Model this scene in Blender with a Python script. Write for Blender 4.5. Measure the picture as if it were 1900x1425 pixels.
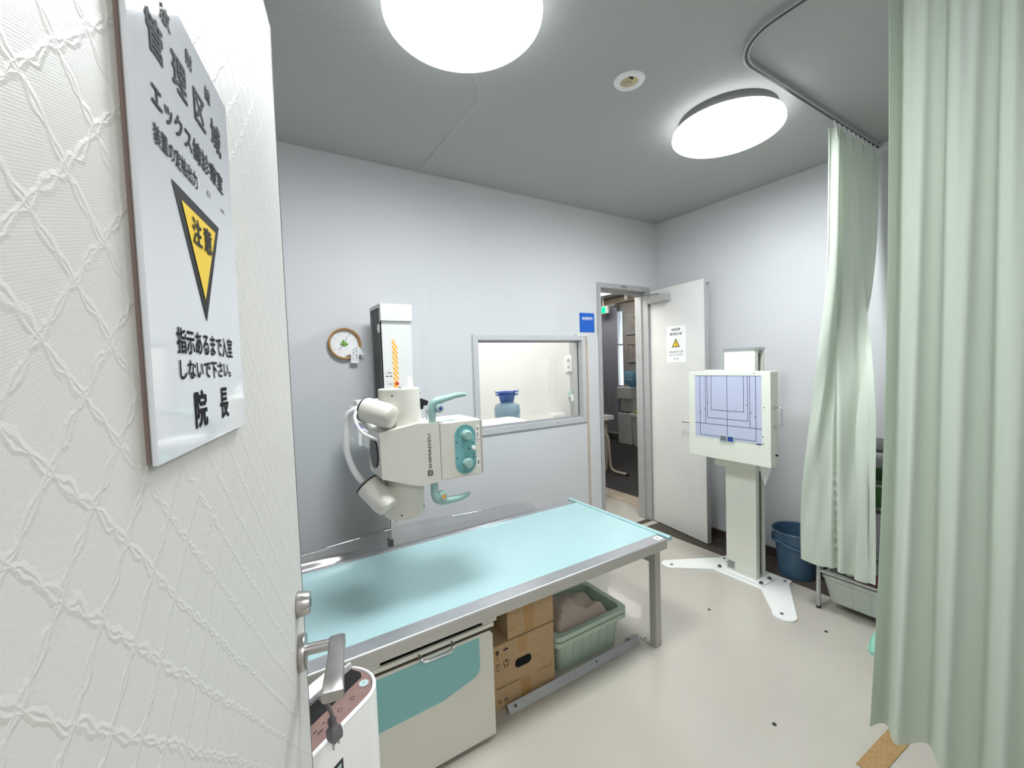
import bpy, bmesh, math, random
from mathutils import Vector, Matrix, Quaternion
random.seed(7)
PI = math.pi
S = bpy.context.scene
COL = S.collection
for o in list(bpy.data.objects):
    bpy.data.objects.remove(o)

# ------------------------------------------------------------------ camera, world, exposure
CAM = Vector((-3.1685, -2.5443, 1.45))
YAW, PITCH, ROLL, FPX = 0.56000639, -0.0456418, -0.03424797, 783.92
cd = bpy.data.cameras.new('camera')
cam = bpy.data.objects.new('camera', cd)
COL.objects.link(cam)
fw = Vector((math.sin(YAW)*math.cos(PITCH), math.cos(YAW)*math.cos(PITCH), math.sin(PITCH)))
rt = Vector((math.cos(YAW), -math.sin(YAW), 0))
up = rt.cross(fw)
rt2 = rt*math.cos(ROLL) + up*math.sin(ROLL)
up2 = -rt*math.sin(ROLL) + up*math.cos(ROLL)
cam.matrix_world = Matrix(((rt2.x, up2.x, -fw.x, CAM.x), (rt2.y, up2.y, -fw.y, CAM.y), (rt2.z, up2.z, -fw.z, CAM.z), (0, 0, 0, 1)))
cd.sensor_fit = 'HORIZONTAL'
cd.sensor_width = 36
cd.lens = 36*FPX/1900
cd.clip_start = 0.02
S.camera = cam
w = bpy.data.worlds.new('world')
S.world = w
w.use_nodes = True
w.node_tree.nodes['Background'].inputs[0].default_value = (0.80, 0.90, 1.0, 1)
w.node_tree.nodes['Background'].inputs[1].default_value = 1.2
S.view_settings.view_transform = 'Standard'
S.view_settings.look = 'None'
S.view_settings.gamma = 1
S.view_settings.exposure = 0.78
LAMP_E = 34.0
BOOTH_W, CORR_W = 19.0, 17.0

# ------------------------------------------------------------------ materials
def mat(name, col, rough=0.5, metal=0.0, noise=None, bump=None, emit=None, coat=0.0, spec=0.5, trans=0.0):
    m = bpy.data.materials.new(name)
    m.use_nodes = True
    nt = m.node_tree
    b = nt.nodes['Principled BSDF']
    b.inputs['Base Color'].default_value = (*col, 1)
    b.inputs['Roughness'].default_value = rough
    b.inputs['Metallic'].default_value = metal
    b.inputs['Specular IOR Level'].default_value = spec
    b.inputs['Coat Weight'].default_value = coat
    b.inputs['Transmission Weight'].default_value = trans
    if emit:
        b.inputs['Emission Color'].default_value = (*emit[0], 1)
        b.inputs['Emission Strength'].default_value = emit[1]
    tc = nt.nodes.new('ShaderNodeTexCoord')
    if noise:
        sc, amt = noise[0], noise[1]
        n = nt.nodes.new('ShaderNodeTexNoise')
        n.inputs['Scale'].default_value = sc
        n.inputs['Detail'].default_value = 6
        nt.links.new(tc.outputs['Object'], n.inputs['Vector'])
        r = nt.nodes.new('ShaderNodeValToRGB')
        r.color_ramp.elements[0].position = 0.3
        r.color_ramp.elements[1].position = 0.7
        c2 = noise[2] if len(noise) > 2 else tuple(c*(1-amt) for c in col)
        r.color_ramp.elements[0].color = (*c2, 1)
        r.color_ramp.elements[1].color = (*col, 1)
        nt.links.new(n.outputs['Fac'], r.inputs['Fac'])
        nt.links.new(r.outputs['Color'], b.inputs['Base Color'])
    if bump:
        n = nt.nodes.new('ShaderNodeTexNoise')
        n.inputs['Scale'].default_value = bump[0]
        n.inputs['Detail'].default_value = 4
        nt.links.new(tc.outputs['Object'], n.inputs['Vector'])
        bp = nt.nodes.new('ShaderNodeBump')
        bp.inputs['Strength'].default_value = bump[1]
        bp.inputs['Distance'].default_value = 0.002
        nt.links.new(n.outputs['Fac'], bp.inputs['Height'])
        nt.links.new(bp.outputs['Normal'], b.inputs['Normal'])
    return m

M = {}
M['wall'] = mat('wall_paper', (0.60, 0.605, 0.615), 0.75, noise=(1.3, .05), bump=(140, .12))
M['ceil'] = mat('ceiling_paper', (0.43, 0.435, 0.42), 0.9, noise=(2, .03), bump=(120, .15))
M['floor'] = mat('cream_vinyl', (0.52, 0.485, 0.42), 0.22, noise=(1.6, .12), bump=(9, .05), coat=.25)
M['brown'] = mat('brown_carpet_tile', (0.085, 0.068, 0.055), 0.85, noise=(90, .5), bump=(200, .5))
M['base'] = mat('brown_baseboard', (0.055, 0.042, 0.030), 0.5)
M['alu'] = mat('aluminium', (0.52, 0.53, 0.55), 0.34, 0.75, noise=(14, .08))
M['aluw'] = mat('aluminium_frame', (0.62, 0.63, 0.64), 0.38, 0.35, noise=(10, .06))
M['alu2'] = mat('aluminium_matte', (0.46, 0.46, 0.46), 0.5, 0.35, noise=(12, .08))
M['steel'] = mat('brushed_steel', (0.50, 0.48, 0.46), 0.28, 1.0, noise=(40, .12))
M['chrome'] = mat('chrome', (0.75, 0.75, 0.75), 0.1, 1.0)
M['dark'] = mat('dark_rubber', (0.015, 0.015, 0.016), 0.5)
M['black'] = mat('black_plastic', (0.006, 0.006, 0.007), 0.35)
M['ink'] = mat('black_ink', (0.008, 0.008, 0.011), 0.75, spec=.15)
M['white'] = mat('white_plastic', (0.84, 0.84, 0.83), 0.4)
M['paper'] = mat('white_paper', (0.86, 0.86, 0.85), 0.8)
M['beige'] = mat('beige_enamel', (0.66, 0.64, 0.57), 0.42, bump=(260, .08))
M['beigew'] = mat('white_enamel', (0.82, 0.83, 0.80), 0.4)
M['colw'] = mat('column_enamel', (0.62, 0.625, 0.61), 0.45)
M['taupe'] = mat('taupe_enamel', (0.47, 0.45, 0.40), 0.45)
M['cab'] = mat('cabinet_enamel', (0.70, 0.685, 0.60), 0.5, noise=(6, .05))
M['cyan'] = mat('pale_cyan_laminate', (0.385, 0.575, 0.585), 0.30, noise=(3, .03))
M['teal'] = mat('teal_paint', (0.23, 0.49, 0.48), 0.5)
M['tealp'] = mat('teal_plastic', (0.30, 0.47, 0.44), 0.38)
M['tealpan'] = mat('teal_panel', (0.16, 0.42, 0.42), 0.45)
M['mint'] = mat('mint_enamel', (0.78, 0.80, 0.70), 0.42)
M['lilac'] = mat('lilac_screen', (0.51, 0.545, 0.70), 0.35)
M['line'] = mat('navy_line', (0.03, 0.04, 0.10), 0.5)
M['bluel'] = mat('blue_tag', (0.03, 0.06, 0.30), 0.4)
M['tagg'] = mat('grey_tag', (0.16, 0.17, 0.20), 0.4)
M['orange'] = mat('orange_tape', (0.75, 0.36, 0.02), 0.5)
M['yellow'] = mat('yellow_print', (0.80, 0.55, 0.012), 0.45)
M['charc'] = mat('charcoal_print', (0.020, 0.020, 0.020), 0.7, spec=.2)
M['signw'] = mat('sign_plate', (0.62, 0.64, 0.68), 0.08, coat=.4)
M['signe'] = mat('sign_edge', (0.20, 0.15, 0.13), 0.6)
M['cord'] = mat('grey_cord', (0.13, 0.12, 0.13), 0.45)
M['wood'] = mat('clock_wood', (0.48, 0.24, 0.07), 0.45, noise=(20, .35))
M['green'] = mat('leaf_green', (0.16, 0.42, 0.05), 0.5)
M['palep'] = mat('pale_print', (0.45, 0.58, 0.58), 0.6)
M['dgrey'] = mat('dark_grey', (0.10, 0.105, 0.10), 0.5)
M['card'] = mat('cardboard', (0.50, 0.335, 0.18), 0.8, noise=(30, .10))
M['ctape'] = mat('packing_tape', (0.43, 0.245, 0.09), 0.3)
M['cdark'] = mat('brown_print', (0.07, 0.035, 0.02), 0.7)
M['bin'] = mat('sage_plastic', (0.45, 0.55, 0.44), 0.4)
M['ragc'] = mat('beige_cloth', (0.62, 0.50, 0.41), 0.9, noise=(14, .15), bump=(40, .5))
M['pink'] = mat('rose_panel', (0.27, 0.165, 0.145), 0.3, noise=(40, .15))
M['bucket'] = mat('blue_bucket_plastic', (0.055, 0.115, 0.19), 0.4)
M['basket'] = mat('grey_green_plastic', (0.50, 0.54, 0.48), 0.5)
M['greenbox'] = mat('green_plastic', (0.10, 0.22, 0.08), 0.5)
M['red'] = mat('maroon_cloth', (0.20, 0.05, 0.05), 0.8, bump=(60, .4))
M['mintf'] = mat('mint_rubber', (0.27, 0.60, 0.47), 0.5)
M['cork'] = mat('cork_tape', (0.42, 0.26, 0.10), 0.7, noise=(120, .3))
M['blues'] = mat('blue_sign_plastic', (0.0, 0.10, 0.50), 0.4)
M['leaf'] = mat('door_paint_worn', (0.74, 0.73, 0.70), 0.5, noise=(2.2, .10))
M['jug'] = mat('jug_plastic', (0.34, 0.50, 0.64), 0.15, trans=.35)
M['jugw'] = mat('water_bottle_plastic', (0.30, 0.62, 0.86), 0.08, trans=.2)
M['cert'] = mat('certificate_paper', (0.46, 0.42, 0.41), 0.7, noise=(12, .15))
M['bcap'] = mat('blue_cap_plastic', (0.02, 0.10, 0.45), 0.35)
M['cream'] = mat('cream_wall', (0.79, 0.785, 0.755), 0.8, noise=(2, .02))
M['carpet'] = mat('office_carpet', (0.075, 0.070, 0.072), 0.95, noise=(160, .4), bump=(300, .5))
M['owall'] = mat('office_wall', (0.42, 0.39, 0.37), 0.9, noise=(3, .06))
M['blind'] = mat('blind_fabric', (0.34, 0.34, 0.39), 0.8)
M['sill'] = mat('worn_timber_sill', (0.56, 0.47, 0.36), 0.6, noise=(9, .3))
M['exit'] = mat('exit_green', (0.0, 0.6, 0.28), 0.4, emit=((0.0, 0.8, 0.30), 0.5))
M['tan'] = mat('tan_enamel', (0.52, 0.44, 0.34), 0.4)
M['refl'] = mat('reflector', (0.75, 0.68, 0.42), 0.25, .6)
M['lamprim'] = mat('lamp_rim', (0.9, 0.9, 0.9), 0.4, emit=((0.92, 0.97, 1.0), 2.4))
M['lamp'] = mat('lamp_diffuser', (0.9, 0.9, 0.9), 0.4, emit=((0.93, 0.97, 1.0), LAMP_E))
M['olamp'] = mat('office_lamp', (0.9, 0.9, 0.9), 0.4, emit=((1.0, 0.97, 0.9), 4.0))
M['yb'] = mat('yellow_green_bag', (0.50, 0.50, 0.02), 0.4)

def curtain_mat():
    m = bpy.data.materials.new('pale_green_curtain')
    m.use_nodes = True
    nt = m.node_tree
    out = nt.nodes['Material Output']
    b = nt.nodes['Principled BSDF']
    c = (0.69, 0.755, 0.655, 1)
    b.inputs['Base Color'].default_value = c
    b.inputs['Roughness'].default_value = 0.8
    t = nt.nodes.new('ShaderNodeBsdfTranslucent')
    t.inputs['Color'].default_value = c
    mx = nt.nodes.new('ShaderNodeMixShader')
    mx.inputs[0].default_value = 0.24
    nt.links.new(b.outputs[0], mx.inputs[1])
    nt.links.new(t.outputs[0], mx.inputs[2])
    nt.links.new(mx.outputs[0], out.inputs[0])
    tc = nt.nodes.new('ShaderNodeTexCoord')
    n = nt.nodes.new('ShaderNodeTexNoise')
    n.inputs['Scale'].default_value = 9
    n.inputs['Detail'].default_value = 3
    nt.links.new(tc.outputs['Object'], n.inputs['Vector'])
    bp = nt.nodes.new('ShaderNodeBump')
    bp.inputs['Strength'].default_value = .25
    bp.inputs['Distance'].default_value = .01
    nt.links.new(n.outputs['Fac'], bp.inputs['Height'])
    nt.links.new(bp.outputs['Normal'], b.inputs['Normal'])
    return m
M['curtain'] = curtain_mat()

def clear_mat(name, col, glossy, gcol=(1, 1, 1), rough=0.03):
    m = bpy.data.materials.new(name)
    m.use_nodes = True
    nt = m.node_tree
    out = nt.nodes['Material Output']
    t = nt.nodes.new('ShaderNodeBsdfTransparent')
    t.inputs['Color'].default_value = (*col, 1)
    g = nt.nodes.new('ShaderNodeBsdfGlossy')
    g.inputs['Roughness'].default_value = rough
    g.inputs['Color'].default_value = (*gcol, 1)
    f = nt.nodes.new('ShaderNodeFresnel')
    f.inputs['IOR'].default_value = 1.45
    mu = nt.nodes.new('ShaderNodeMath')
    mu.operation = 'MULTIPLY'
    mu.inputs[1].default_value = glossy
    nt.links.new(f.outputs[0], mu.inputs[0])
    mx = nt.nodes.new('ShaderNodeMixShader')
    nt.links.new(mu.outputs[0], mx.inputs[0])
    nt.links.new(t.outputs[0], mx.inputs[1])
    nt.links.new(g.outputs[0], mx.inputs[2])
    nt.links.new(mx.outputs[0], out.inputs[0])
    return m
M['glass'] = clear_mat('window_glass', (0.97, 0.975, 0.97), 0.9)
M['film'] = clear_mat('clear_film', (0.86, 0.86, 0.87), 2.2, rough=.06)

def wallpaper_mat():
    # embossed wallpaper: 45 degree lattice of wobbly double ridges over fine diagonal threads (object y, z run along the door face)
    m = mat('embossed_wallpaper', (0.56, 0.552, 0.525), 0.5)
    nt = m.node_tree
    L = nt.links
    b = nt.nodes['Principled BSDF']
    tc = nt.nodes.new('ShaderNodeTexCoord')
    sp = nt.nodes.new('ShaderNodeSeparateXYZ')
    L.new(tc.outputs['Object'], sp.inputs[0])
    def mth(op, a, bb=None, c=None):
        n = nt.nodes.new('ShaderNodeMath')
        n.operation = op
        for i, v in enumerate((a, bb, c)):
            if v is None:
                continue
            if isinstance(v, (int, float)):
                n.inputs[i].default_value = v
            else:
                L.new(v, n.inputs[i])
        return n.outputs[0]
    nz = nt.nodes.new('ShaderNodeTexNoise')
    nz.inputs['Scale'].default_value = 75
    nz.inputs['Detail'].default_value = 3
    L.new(tc.outputs['Object'], nz.inputs['Vector'])
    nz2 = nt.nodes.new('ShaderNodeTexNoise')
    nz2.inputs['Scale'].default_value = 11
    L.new(tc.outputs['Object'], nz2.inputs['Vector'])
    wob = mth('ADD', mth('MULTIPLY', mth('SUBTRACT', nz.outputs['Fac'], .5), .012), mth('MULTIPLY', mth('SUBTRACT', nz2.outputs['Fac'], .5), .012))
    s = mth('SUBTRACT', .85, sp.outputs[1])
    A = mth('ADD', mth('ADD', s, sp.outputs[2]), wob)       # s + z
    B = mth('ADD', mth('SUBTRACT', sp.outputs[2], s), wob)  # z - s
    def ridge(v, per, ph, width):
        fr = mth('FRACT', mth('ADD', mth('DIVIDE', mth('SUBTRACT', v, ph), per), .5))
        d = mth('MULTIPLY', mth('ABSOLUTE', mth('SUBTRACT', fr, .5)), per)   # metres from the line
        return mth('MAXIMUM', mth('SUBTRACT', 1, mth('DIVIDE', d, width)), 0)
    # rope ridges along s + z = const: two strands twisting about the line
    sw = mth('MULTIPLY', mth('SINE', mth('MULTIPLY', B, 2*PI/.047)), .0022)
    r1 = ridge(mth('ADD', A, sw), .047, 2.097  , .0030)
    r2 = ridge(mth('SUBTRACT', A, sw), .047, 2.097, .0030)
    sw2 = mth('MULTIPLY', mth('SINE', mth('MULTIPLY', A, 2*PI/.047)), .0022)
    r3 = ridge(mth('ADD', B, sw2), .047, .833  , .0030)
    r4 = ridge(mth('SUBTRACT', B, sw2), .047, .833, .0030)
    th = mth('MULTIPLY', mth('SINE', mth('MULTIPLY', mth('ADD', s, mth('MULTIPLY', sp.outputs[2], 3.2)), 2*PI/.0042)), .035)
    thn = nt.nodes.new('ShaderNodeTexNoise')
    thn.inputs['Scale'].default_value = 400
    L.new(tc.outputs['Object'], thn.inputs['Vector'])
    h = mth('ADD', mth('MAXIMUM', mth('MAXIMUM', r1, r2), mth('MAXIMUM', r3, r4)), mth('ADD', th, mth('MULTIPLY', thn.outputs['Fac'], .25)))
    bp = nt.nodes.new('ShaderNodeBump')
    bp.inputs['Strength'].default_value = .27
    bp.inputs['Distance'].default_value = .0016
    L.new(h, bp.inputs['Height'])
    L.new(bp.outputs['Normal'], b.inputs['Normal'])
    return m
M['wallpaper'] = wallpaper_mat()

# ------------------------------------------------------------------ mesh helpers
class G:
    def __init__(s):
        s.b = bmesh.new()
    def box(s, x0, x1, y0, y1, z0, z1, bev=0, seg=2, mx=None):
        r = bmesh.ops.create_cube(s.b, size=1)
        vs = r['verts']
        for v in vs:
            v.co = Vector((x0+(v.co.x+.5)*(x1-x0), y0+(v.co.y+.5)*(y1-y0), z0+(v.co.z+.5)*(z1-z0)))
        if mx is not None:
            for v in vs:
                v.co = mx @ v.co
        if bev:
            es = list({e for v in vs for e in v.link_edges})
            bmesh.ops.bevel(s.b, geom=es, offset=bev, segments=seg, affect='EDGES', profile=.5)
        return s
    def loft(s, rings, closed=True, cap=True):
        R = [[s.b.verts.new(p) for p in ring] for ring in rings]
        n = len(R[0])
        for a, c in zip(R[:-1], R[1:]):
            for i in range(n if closed else n-1):
                j = (i+1) % n
                s.b.faces.new((a[i], a[j], c[j], c[i]))
        if cap and closed:
            s.b.faces.new(R[0][::-1])
            s.b.faces.new(R[-1])
        return s
    def prism(s, pts, h0, h1, ax='z'):
        f = {'z': lambda p, h: (p[0], p[1], h), 'y': lambda p, h: (p[0], h, p[1]), 'x': lambda p, h: (h, p[0], p[1])}[ax]
        return s.loft([[f(p, h0) for p in pts], [f(p, h1) for p in pts]])
    def tube(s, pts, r, seg=10, cap=True, flat=None):
        P = [Vector(p) for p in pts]
        n = len(P)
        rs = r if isinstance(r, (list, tuple)) else [r]*n
        T = []
        for i in range(n):
            a = P[max(i-1, 0)]
            c = P[min(i+1, n-1)]
            T.append((c-a).normalized())
        nrm = T[0].orthogonal().normalized()
        rings = []
        for i in range(n):
            if i:
                q = T[i-1].rotation_difference(T[i])
                nrm = (q @ nrm).normalized()
            bn = T[i].cross(nrm)
            rings.append([P[i] + rs[i]*(math.cos(2*PI*k/seg)*nrm + math.sin(2*PI*k/seg)*bn) for k in range(seg)])
        return s.loft(rings, cap=cap)
    def sweep(s, pts, prof, upv=(0, 0, 1)):
        # prof: (side, up) offsets; sweeps along a horizontal path
        P = [Vector(p) for p in pts]
        U = Vector(upv)
        rings = []
        for i in range(len(P)):
            t = (P[min(i+1, len(P)-1)]-P[max(i-1, 0)]).normalized()
            sd = t.cross(U).normalized()
            rings.append([P[i]+sd*a+U*c for a, c in prof])
        return s.loft(rings)
    def lathe(s, prof, c=(0, 0, 0), seg=32, mx=None, cap=True):
        c = Vector(c)
        rings = []
        for r, z in prof:
            ring = [Vector((r*math.cos(2*PI*k/seg), r*math.sin(2*PI*k/seg), z)) for k in range(seg)]
            rings.append([(mx @ p if mx is not None else p)+c for p in ring])
        return s.loft(rings, cap=cap)
    def cyl(s, p0, p1, r, r1=None, seg=24, bev=0):
        p0, p1 = Vector(p0), Vector(p1)
        d = p1-p0
        q = Vector((0, 0, 1)).rotation_difference(d.normalized()).to_matrix()
        L = d.length
        r1 = r if r1 is None else r1
        pr = [(r, 0), (r1, L)]
        if bev:
            pr = [(r-bev, 0), (r-bev*.3, bev*.3), (r, bev), (r1, L-bev), (r1-bev*.3, L-bev*.3), (r1-bev, L)]
        return s.lathe(pr, p0, seg, q)
    def ball(s, c, r, seg=16, sc=(1, 1, 1)):
        res = bmesh.ops.create_uvsphere(s.b, u_segments=seg, v_segments=max(6, seg//2), radius=r)
        for v in res['verts']:
            v.co = Vector((v.co.x*sc[0], v.co.y*sc[1], v.co.z*sc[2]))+Vector(c)
        return s
    def poly(s, pts):
        s.b.faces.new([s.b.verts.new(p) for p in pts])
        return s
    def grid(s, rows):
        R = [[s.b.verts.new(p) for p in r] for r in rows]
        for a, c in zip(R[:-1], R[1:]):
            for i in range(len(a)-1):
                s.b.faces.new((a[i], a[i+1], c[i+1], c[i]))
        return s
    def text(s, body, fr, x0, x1, y0, y1, bold=0.0, depth=.0004, keep=False):
        # fr: 4x4 frame, x right, y up, z out; the string fills the box x0..x1, y0..y1
        cu = bpy.data.curves.new('tmp', 'FONT')
        cu.body = body
        cu.resolution_u = 3
        o = bpy.data.objects.new('tmp', cu)
        COL.objects.link(o)
        bpy.context.view_layer.update()
        me = bpy.data.meshes.new_from_object(o.evaluated_get(bpy.context.evaluated_depsgraph_get()))
        xs = [v.co.x for v in me.vertices]
        ys = [v.co.y for v in me.vertices]
        if xs:
            ax, bx, ay, by = min(xs), max(xs), min(ys), max(ys)
            sx = (x1-x0)/max(bx-ax, 1e-6)
            sy = (y1-y0)/max(by-ay, 1e-6)
            # heavier weights: the strokes are laid a few times, slightly displaced
            n_ = max(1, len(body))
            w_ = bold*min(y1-y0, (x1-x0)/n_*1.1)*.9
            raw = [v.co.copy() for v in me.vertices]
            sx = (x1-x0-2*w_)/max(bx-ax, 1e-6)
            sy = (y1-y0-2*w_)/max(by-ay, 1e-6)
            for q_, (ox, oy) in enumerate(((0, 0),) if bold <= 0 else ((0, 0), (-1, 0), (1, 0), (0, -1), (0, 1), (-.7, -.7), (.7, .7), (-.7, .7), (.7, -.7))):
                for v, c in zip(me.vertices, raw):
                    v.co = fr @ Vector((x0+w_+(c.x-ax)*sx+ox*w_, y0+w_+(c.y-ay)*sy+oy*w_, depth+q_*2e-5))
                s.b.from_mesh(me)
        bpy.data.meshes.remove(me)
        bpy.data.objects.remove(o)
        bpy.data.curves.remove(cu)
        return s
    def flat(s, pts, fr, d=.0004, th=0):
        # polygon in a frame
        if th:
            return s.loft([[fr @ Vector((x, y, d-th)) for x, y in pts], [fr @ Vector((x, y, d)) for x, y in pts]])
        return s.poly([fr @ Vector((x, y, d)) for x, y in pts])

def frame(o, xd, yd):
    x, y = Vector(xd).normalized(), Vector(yd).normalized()
    z = x.cross(y)
    o = Vector(o)
    return Matrix(((x.x, y.x, z.x, o.x), (x.y, y.y, z.y, o.y), (x.z, y.z, z.z, o.z), (0, 0, 0, 1)))

def root_of(o):
    while o.parent:
        o = o.parent
    return o
def obj(name, g, m, parent=None, smooth=False, local=False, loc=None, label=None, **kw):
    """links one mesh; world-space geometry is moved into the frame of its thing unless local"""
    bm = g.b
    bmesh.ops.recalc_face_normals(bm, faces=bm.faces[:])
    off = Vector((0, 0, 0))
    if parent is not None:
        if not local and not root_of(parent).get('_local'):
            off = root_of(parent).location.copy()
    elif loc is not None:
        off = Vector(loc)
    else:
        xs = [v.co for v in bm.verts]
        off = Vector(((min(p.x for p in xs)+max(p.x for p in xs))/2, (min(p.y for p in xs)+max(p.y for p in xs))/2, min(p.z for p in xs)))
    for v in bm.verts:
        v.co -= off
    if smooth:
        for f in bm.faces:
            f.smooth = True
        for e in bm.edges:
            if len(e.link_faces) == 2 and e.calc_face_angle(0) > math.radians(38):
                e.smooth = False
    me = bpy.data.meshes.new(name)
    bm.to_mesh(me)
    bm.free()
    me.materials.append(M[m] if isinstance(m, str) else m)
    o = bpy.data.objects.new(name, me)
    COL.objects.link(o)
    if parent is not None:
        o.parent = parent
    else:
        o.location = off
    if label:
        o['label'] = label
    for k, v in kw.items():
        o[k] = v
    return o
def parts(name, g, m, parent, **kw):
    # every connected piece of g becomes a part of its own
    left = set(g.b.verts)
    while left:
        st = [left.pop()]
        comp = set(st)
        while st:
            v = st.pop()
            for e in v.link_edges:
                q = e.other_vert(v)
                if q not in comp:
                    comp.add(q)
                    left.discard(q)
                    st.append(q)
        g2 = G()
        mp = {}
        for v in g.b.verts:
            if v in comp:
                mp[v] = g2.b.verts.new(v.co)
        for f in g.b.faces:
            if f.verts[0] in comp:
                g2.b.faces.new([mp[v] for v in f.verts])
        obj(name, g2, m, parent, **kw)
    g.b.free()
LOCALS = []
def thing(name, label, cat, loc, rotz=None, group=None, kind=None):
    o = bpy.data.objects.new(name, None)
    o.empty_display_size = .05
    COL.objects.link(o)
    o.location = loc
    if rotz is not None:
        o.rotation_euler = (0, 0, rotz)
        o['_local'] = 1
        LOCALS.append(o)
    if label:
        o['label'] = label
    if cat:
        o['category'] = cat
    if group:
        o['group'] = group
    if kind:
        o['kind'] = kind
    return o
def tag(o, label, cat, group=None, kind=None):
    o['label'] = label
    o['category'] = cat
    if group:
        o['group'] = group
    if kind:
        o['kind'] = kind
    return o
def struct(name, g, m, smooth=False):
    return obj(name, g, m, kind='structure', smooth=smooth)
def copy_tree(o, parent=None):
    c = o.copy()
    COL.objects.link(c)
    if parent is not None:
        c.parent = parent
    for ch in [k for k in bpy.data.objects if k.parent == o]:
        copy_tree(ch, c)
    return c
def arc(c, r, a0, a1, n, z):
    return [(c[0]+r*math.cos(a0+(a1-a0)*i/n), c[1]+r*math.sin(a0+(a1-a0)*i/n), z) for i in range(n+1)]
def smoothpath(pts, n=6):
    P = [Vector(p) for p in pts]
    P = [P[0]*2-P[1]]+P+[P[-1]*2-P[-2]]
    out = []
    for i in range(1, len(P)-2):
        for k in range(n):
            t = k/n
            a, b_, c, d = P[i-1], P[i], P[i+1], P[i+2]
            out.append(.5*((2*b_)+(c-a)*t+(2*a-5*b_+4*c-d)*t*t+(3*b_-a-3*c+d)*t**3))
    out.append(P[-2])
    return out
def rrect(x0, x1, y0, y1, r, n=5):
    out = []
    for cx, cy, a in ((x1-r, y1-r, 0), (x0+r, y1-r, PI/2), (x0+r, y0+r, PI), (x1-r, y0+r, 1.5*PI)):
        for k in range(n+1):
            t = a+PI/2*k/n
            out.append((cx+r*math.cos(t), cy+r*math.sin(t)))
    return out
def circ(cx, cy, r, n=16):
    return [(cx+r*math.cos(2*PI*k/n), cy+r*math.sin(2*PI*k/n)) for k in range(n)]

H = 2.656
XL, YF = -3.75, -2.62
# ------------------------------------------------------------------ room shell
struct('floor', G().box(XL, -.285, YF-.9, .0, -.06, 0).box(-.285, .0, -.075, 0, -.06, 0).box(-.75, .05, 0, 1.3, -.06, 0).box(-2.8, -.75, .1, 1.3, -.06, 0), 'floor')
struct('floor_trim', G().box(-.285, 0, YF, -.075, -.06, .0005), 'brown')
struct('trim_1', G().box(-.288, -.282, YF, -.078, -.05, .0022), 'base')          # metal-edged seam between the two floors
struct('ceiling', G().box(XL, 0, YF, 0, H, H+.06), 'ceil')
wb = G()
for a in ((XL, -1.872, 0, H), (-1.872, -.888, 0, .98), (-1.872, -.888, 1.655, H), (-.888, -.735, 0, H), (-.735, -.11, 2.09, H), (-.11, .25, 0, H)):
    wb.box(a[0], a[1], 0, .1, a[2], a[3])
struct('wall_back', wb, 'wall')
struct('wall_right', G().box(0, .12, YF-.1, 0, 0, H), 'wall')
struct('wall_left', G().box(XL-.1, XL, YF, .1, 0, H), 'wall')
struct('wall_front', G().box(XL, -3.30, YF-.1, YF, 0, H).box(-2.42, 0, YF-.1, YF, 0, H).box(-3.30, -2.42, YF-.1, YF, 2.04, H), 'wall')
cl_ = bpy.data.lights.new('corridor_light', 'AREA')
cl_.shape = 'RECTANGLE'
cl_.size = 1.2
cl_.size_y = .3
cl_.energy = CORR_W
cl_.color = (1.0, .98, .94)
co_ = bpy.data.objects.new('corridor_light', cl_)
COL.objects.link(co_)
co_.location = (-2.5, YF-.85, 2.44)
struct('corridor_wall_far', G().box(-5.2, -.6, YF-1.7, YF-1.6, 0, 2.5), 'wall')
struct('corridor_wall_left', G().box(-5.3, -5.2, YF-1.7, YF-.1, 0, 2.5), 'wall')
struct('corridor_wall_right', G().box(-.6, -.5, YF-1.7, YF-.1, 0, 2.5), 'wall')
struct('corridor_ceiling', G().box(-5.3, -.5, YF-1.7, YF-.1, 2.5, 2.56), 'ceil')
struct('corridor_floor', G().box(-5.3, -.5, YF-1.7, YF-.9, -.06, 0).box(-5.3, XL, YF-.9, YF-.1, -.06, 0), 'floor')
struct('baseboard_right', G().box(-.008, 0, YF, -.09, 0, .062), 'base')
struct('baseboard_back', G().box(XL, -.74, -.008, 0, 0, .062), 'base')
# cable runs papered over on the ceiling and the wall, wall joints
def bump_run(pts, up_, r=.017, h=.010):
    prof = [(r*math.cos(PI*k/8), h*math.sin(PI*k/8)) for k in range(9)]
    return G().sweep(pts, prof, up_)
zc = H+.0005
path = [(-2.2, -.01, zc), (-2.2, -.2, zc), (-2.2, -.45, zc), (-2.2, -.65, zc)]+smoothpath([(-2.2, -.72, zc), (-2.203, -.79, zc), (-2.23, -.87, zc), (-2.29, -.94, zc), (-2.36, -1.02, zc)])
struct('trim_2', bump_run(path, (0, 0, -1), .019, .006), 'ceil', True)
struct('trim_3', bump_run([(-3.74, -.95, zc), (-3.2, -.95, zc), (-2.8, -.945, zc), (-2.66, -1.05, zc)], (0, 0, -1), .022, .004), 'ceil', True)
struct('trim_4', bump_run([(-2.215, .0005, 2.65), (-2.215, .0005, 2.2), (-2.21, .0005, 1.9), (-2.205, .0005, 1.2), (-2.205, .0005, .07)], (0, -1, 0), .03, .0016), 'wall', True)
struct('trim_5', G().box(-1.8655, -1.864, -.0006, 0, 1.66, H), 'wall').location.z += 0
struct('trim_6', G().box(-.872, -.852, -.006, 0, 0, 1.645, .002), 'sill')
struct('trim_7', G().box(-.852, -.735, -.004, 0, 0, 1.648), 'wall')
struct('trim_8', G().box(-.975, -.862, -.016, 0, 1.652, 1.672, .003), 'wall')
struct('trim_9', G().box(XL, -.01, -.007, 0, H-.006, H, .002), 'wall')
struct('trim_10', G().box(-.007, 0, YF, 0, H-.006, H, .002), 'wall')
struct('trim_11', G().box(-.006, 0, -.006, 0, 2.09, H, .002), 'wall')

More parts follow.
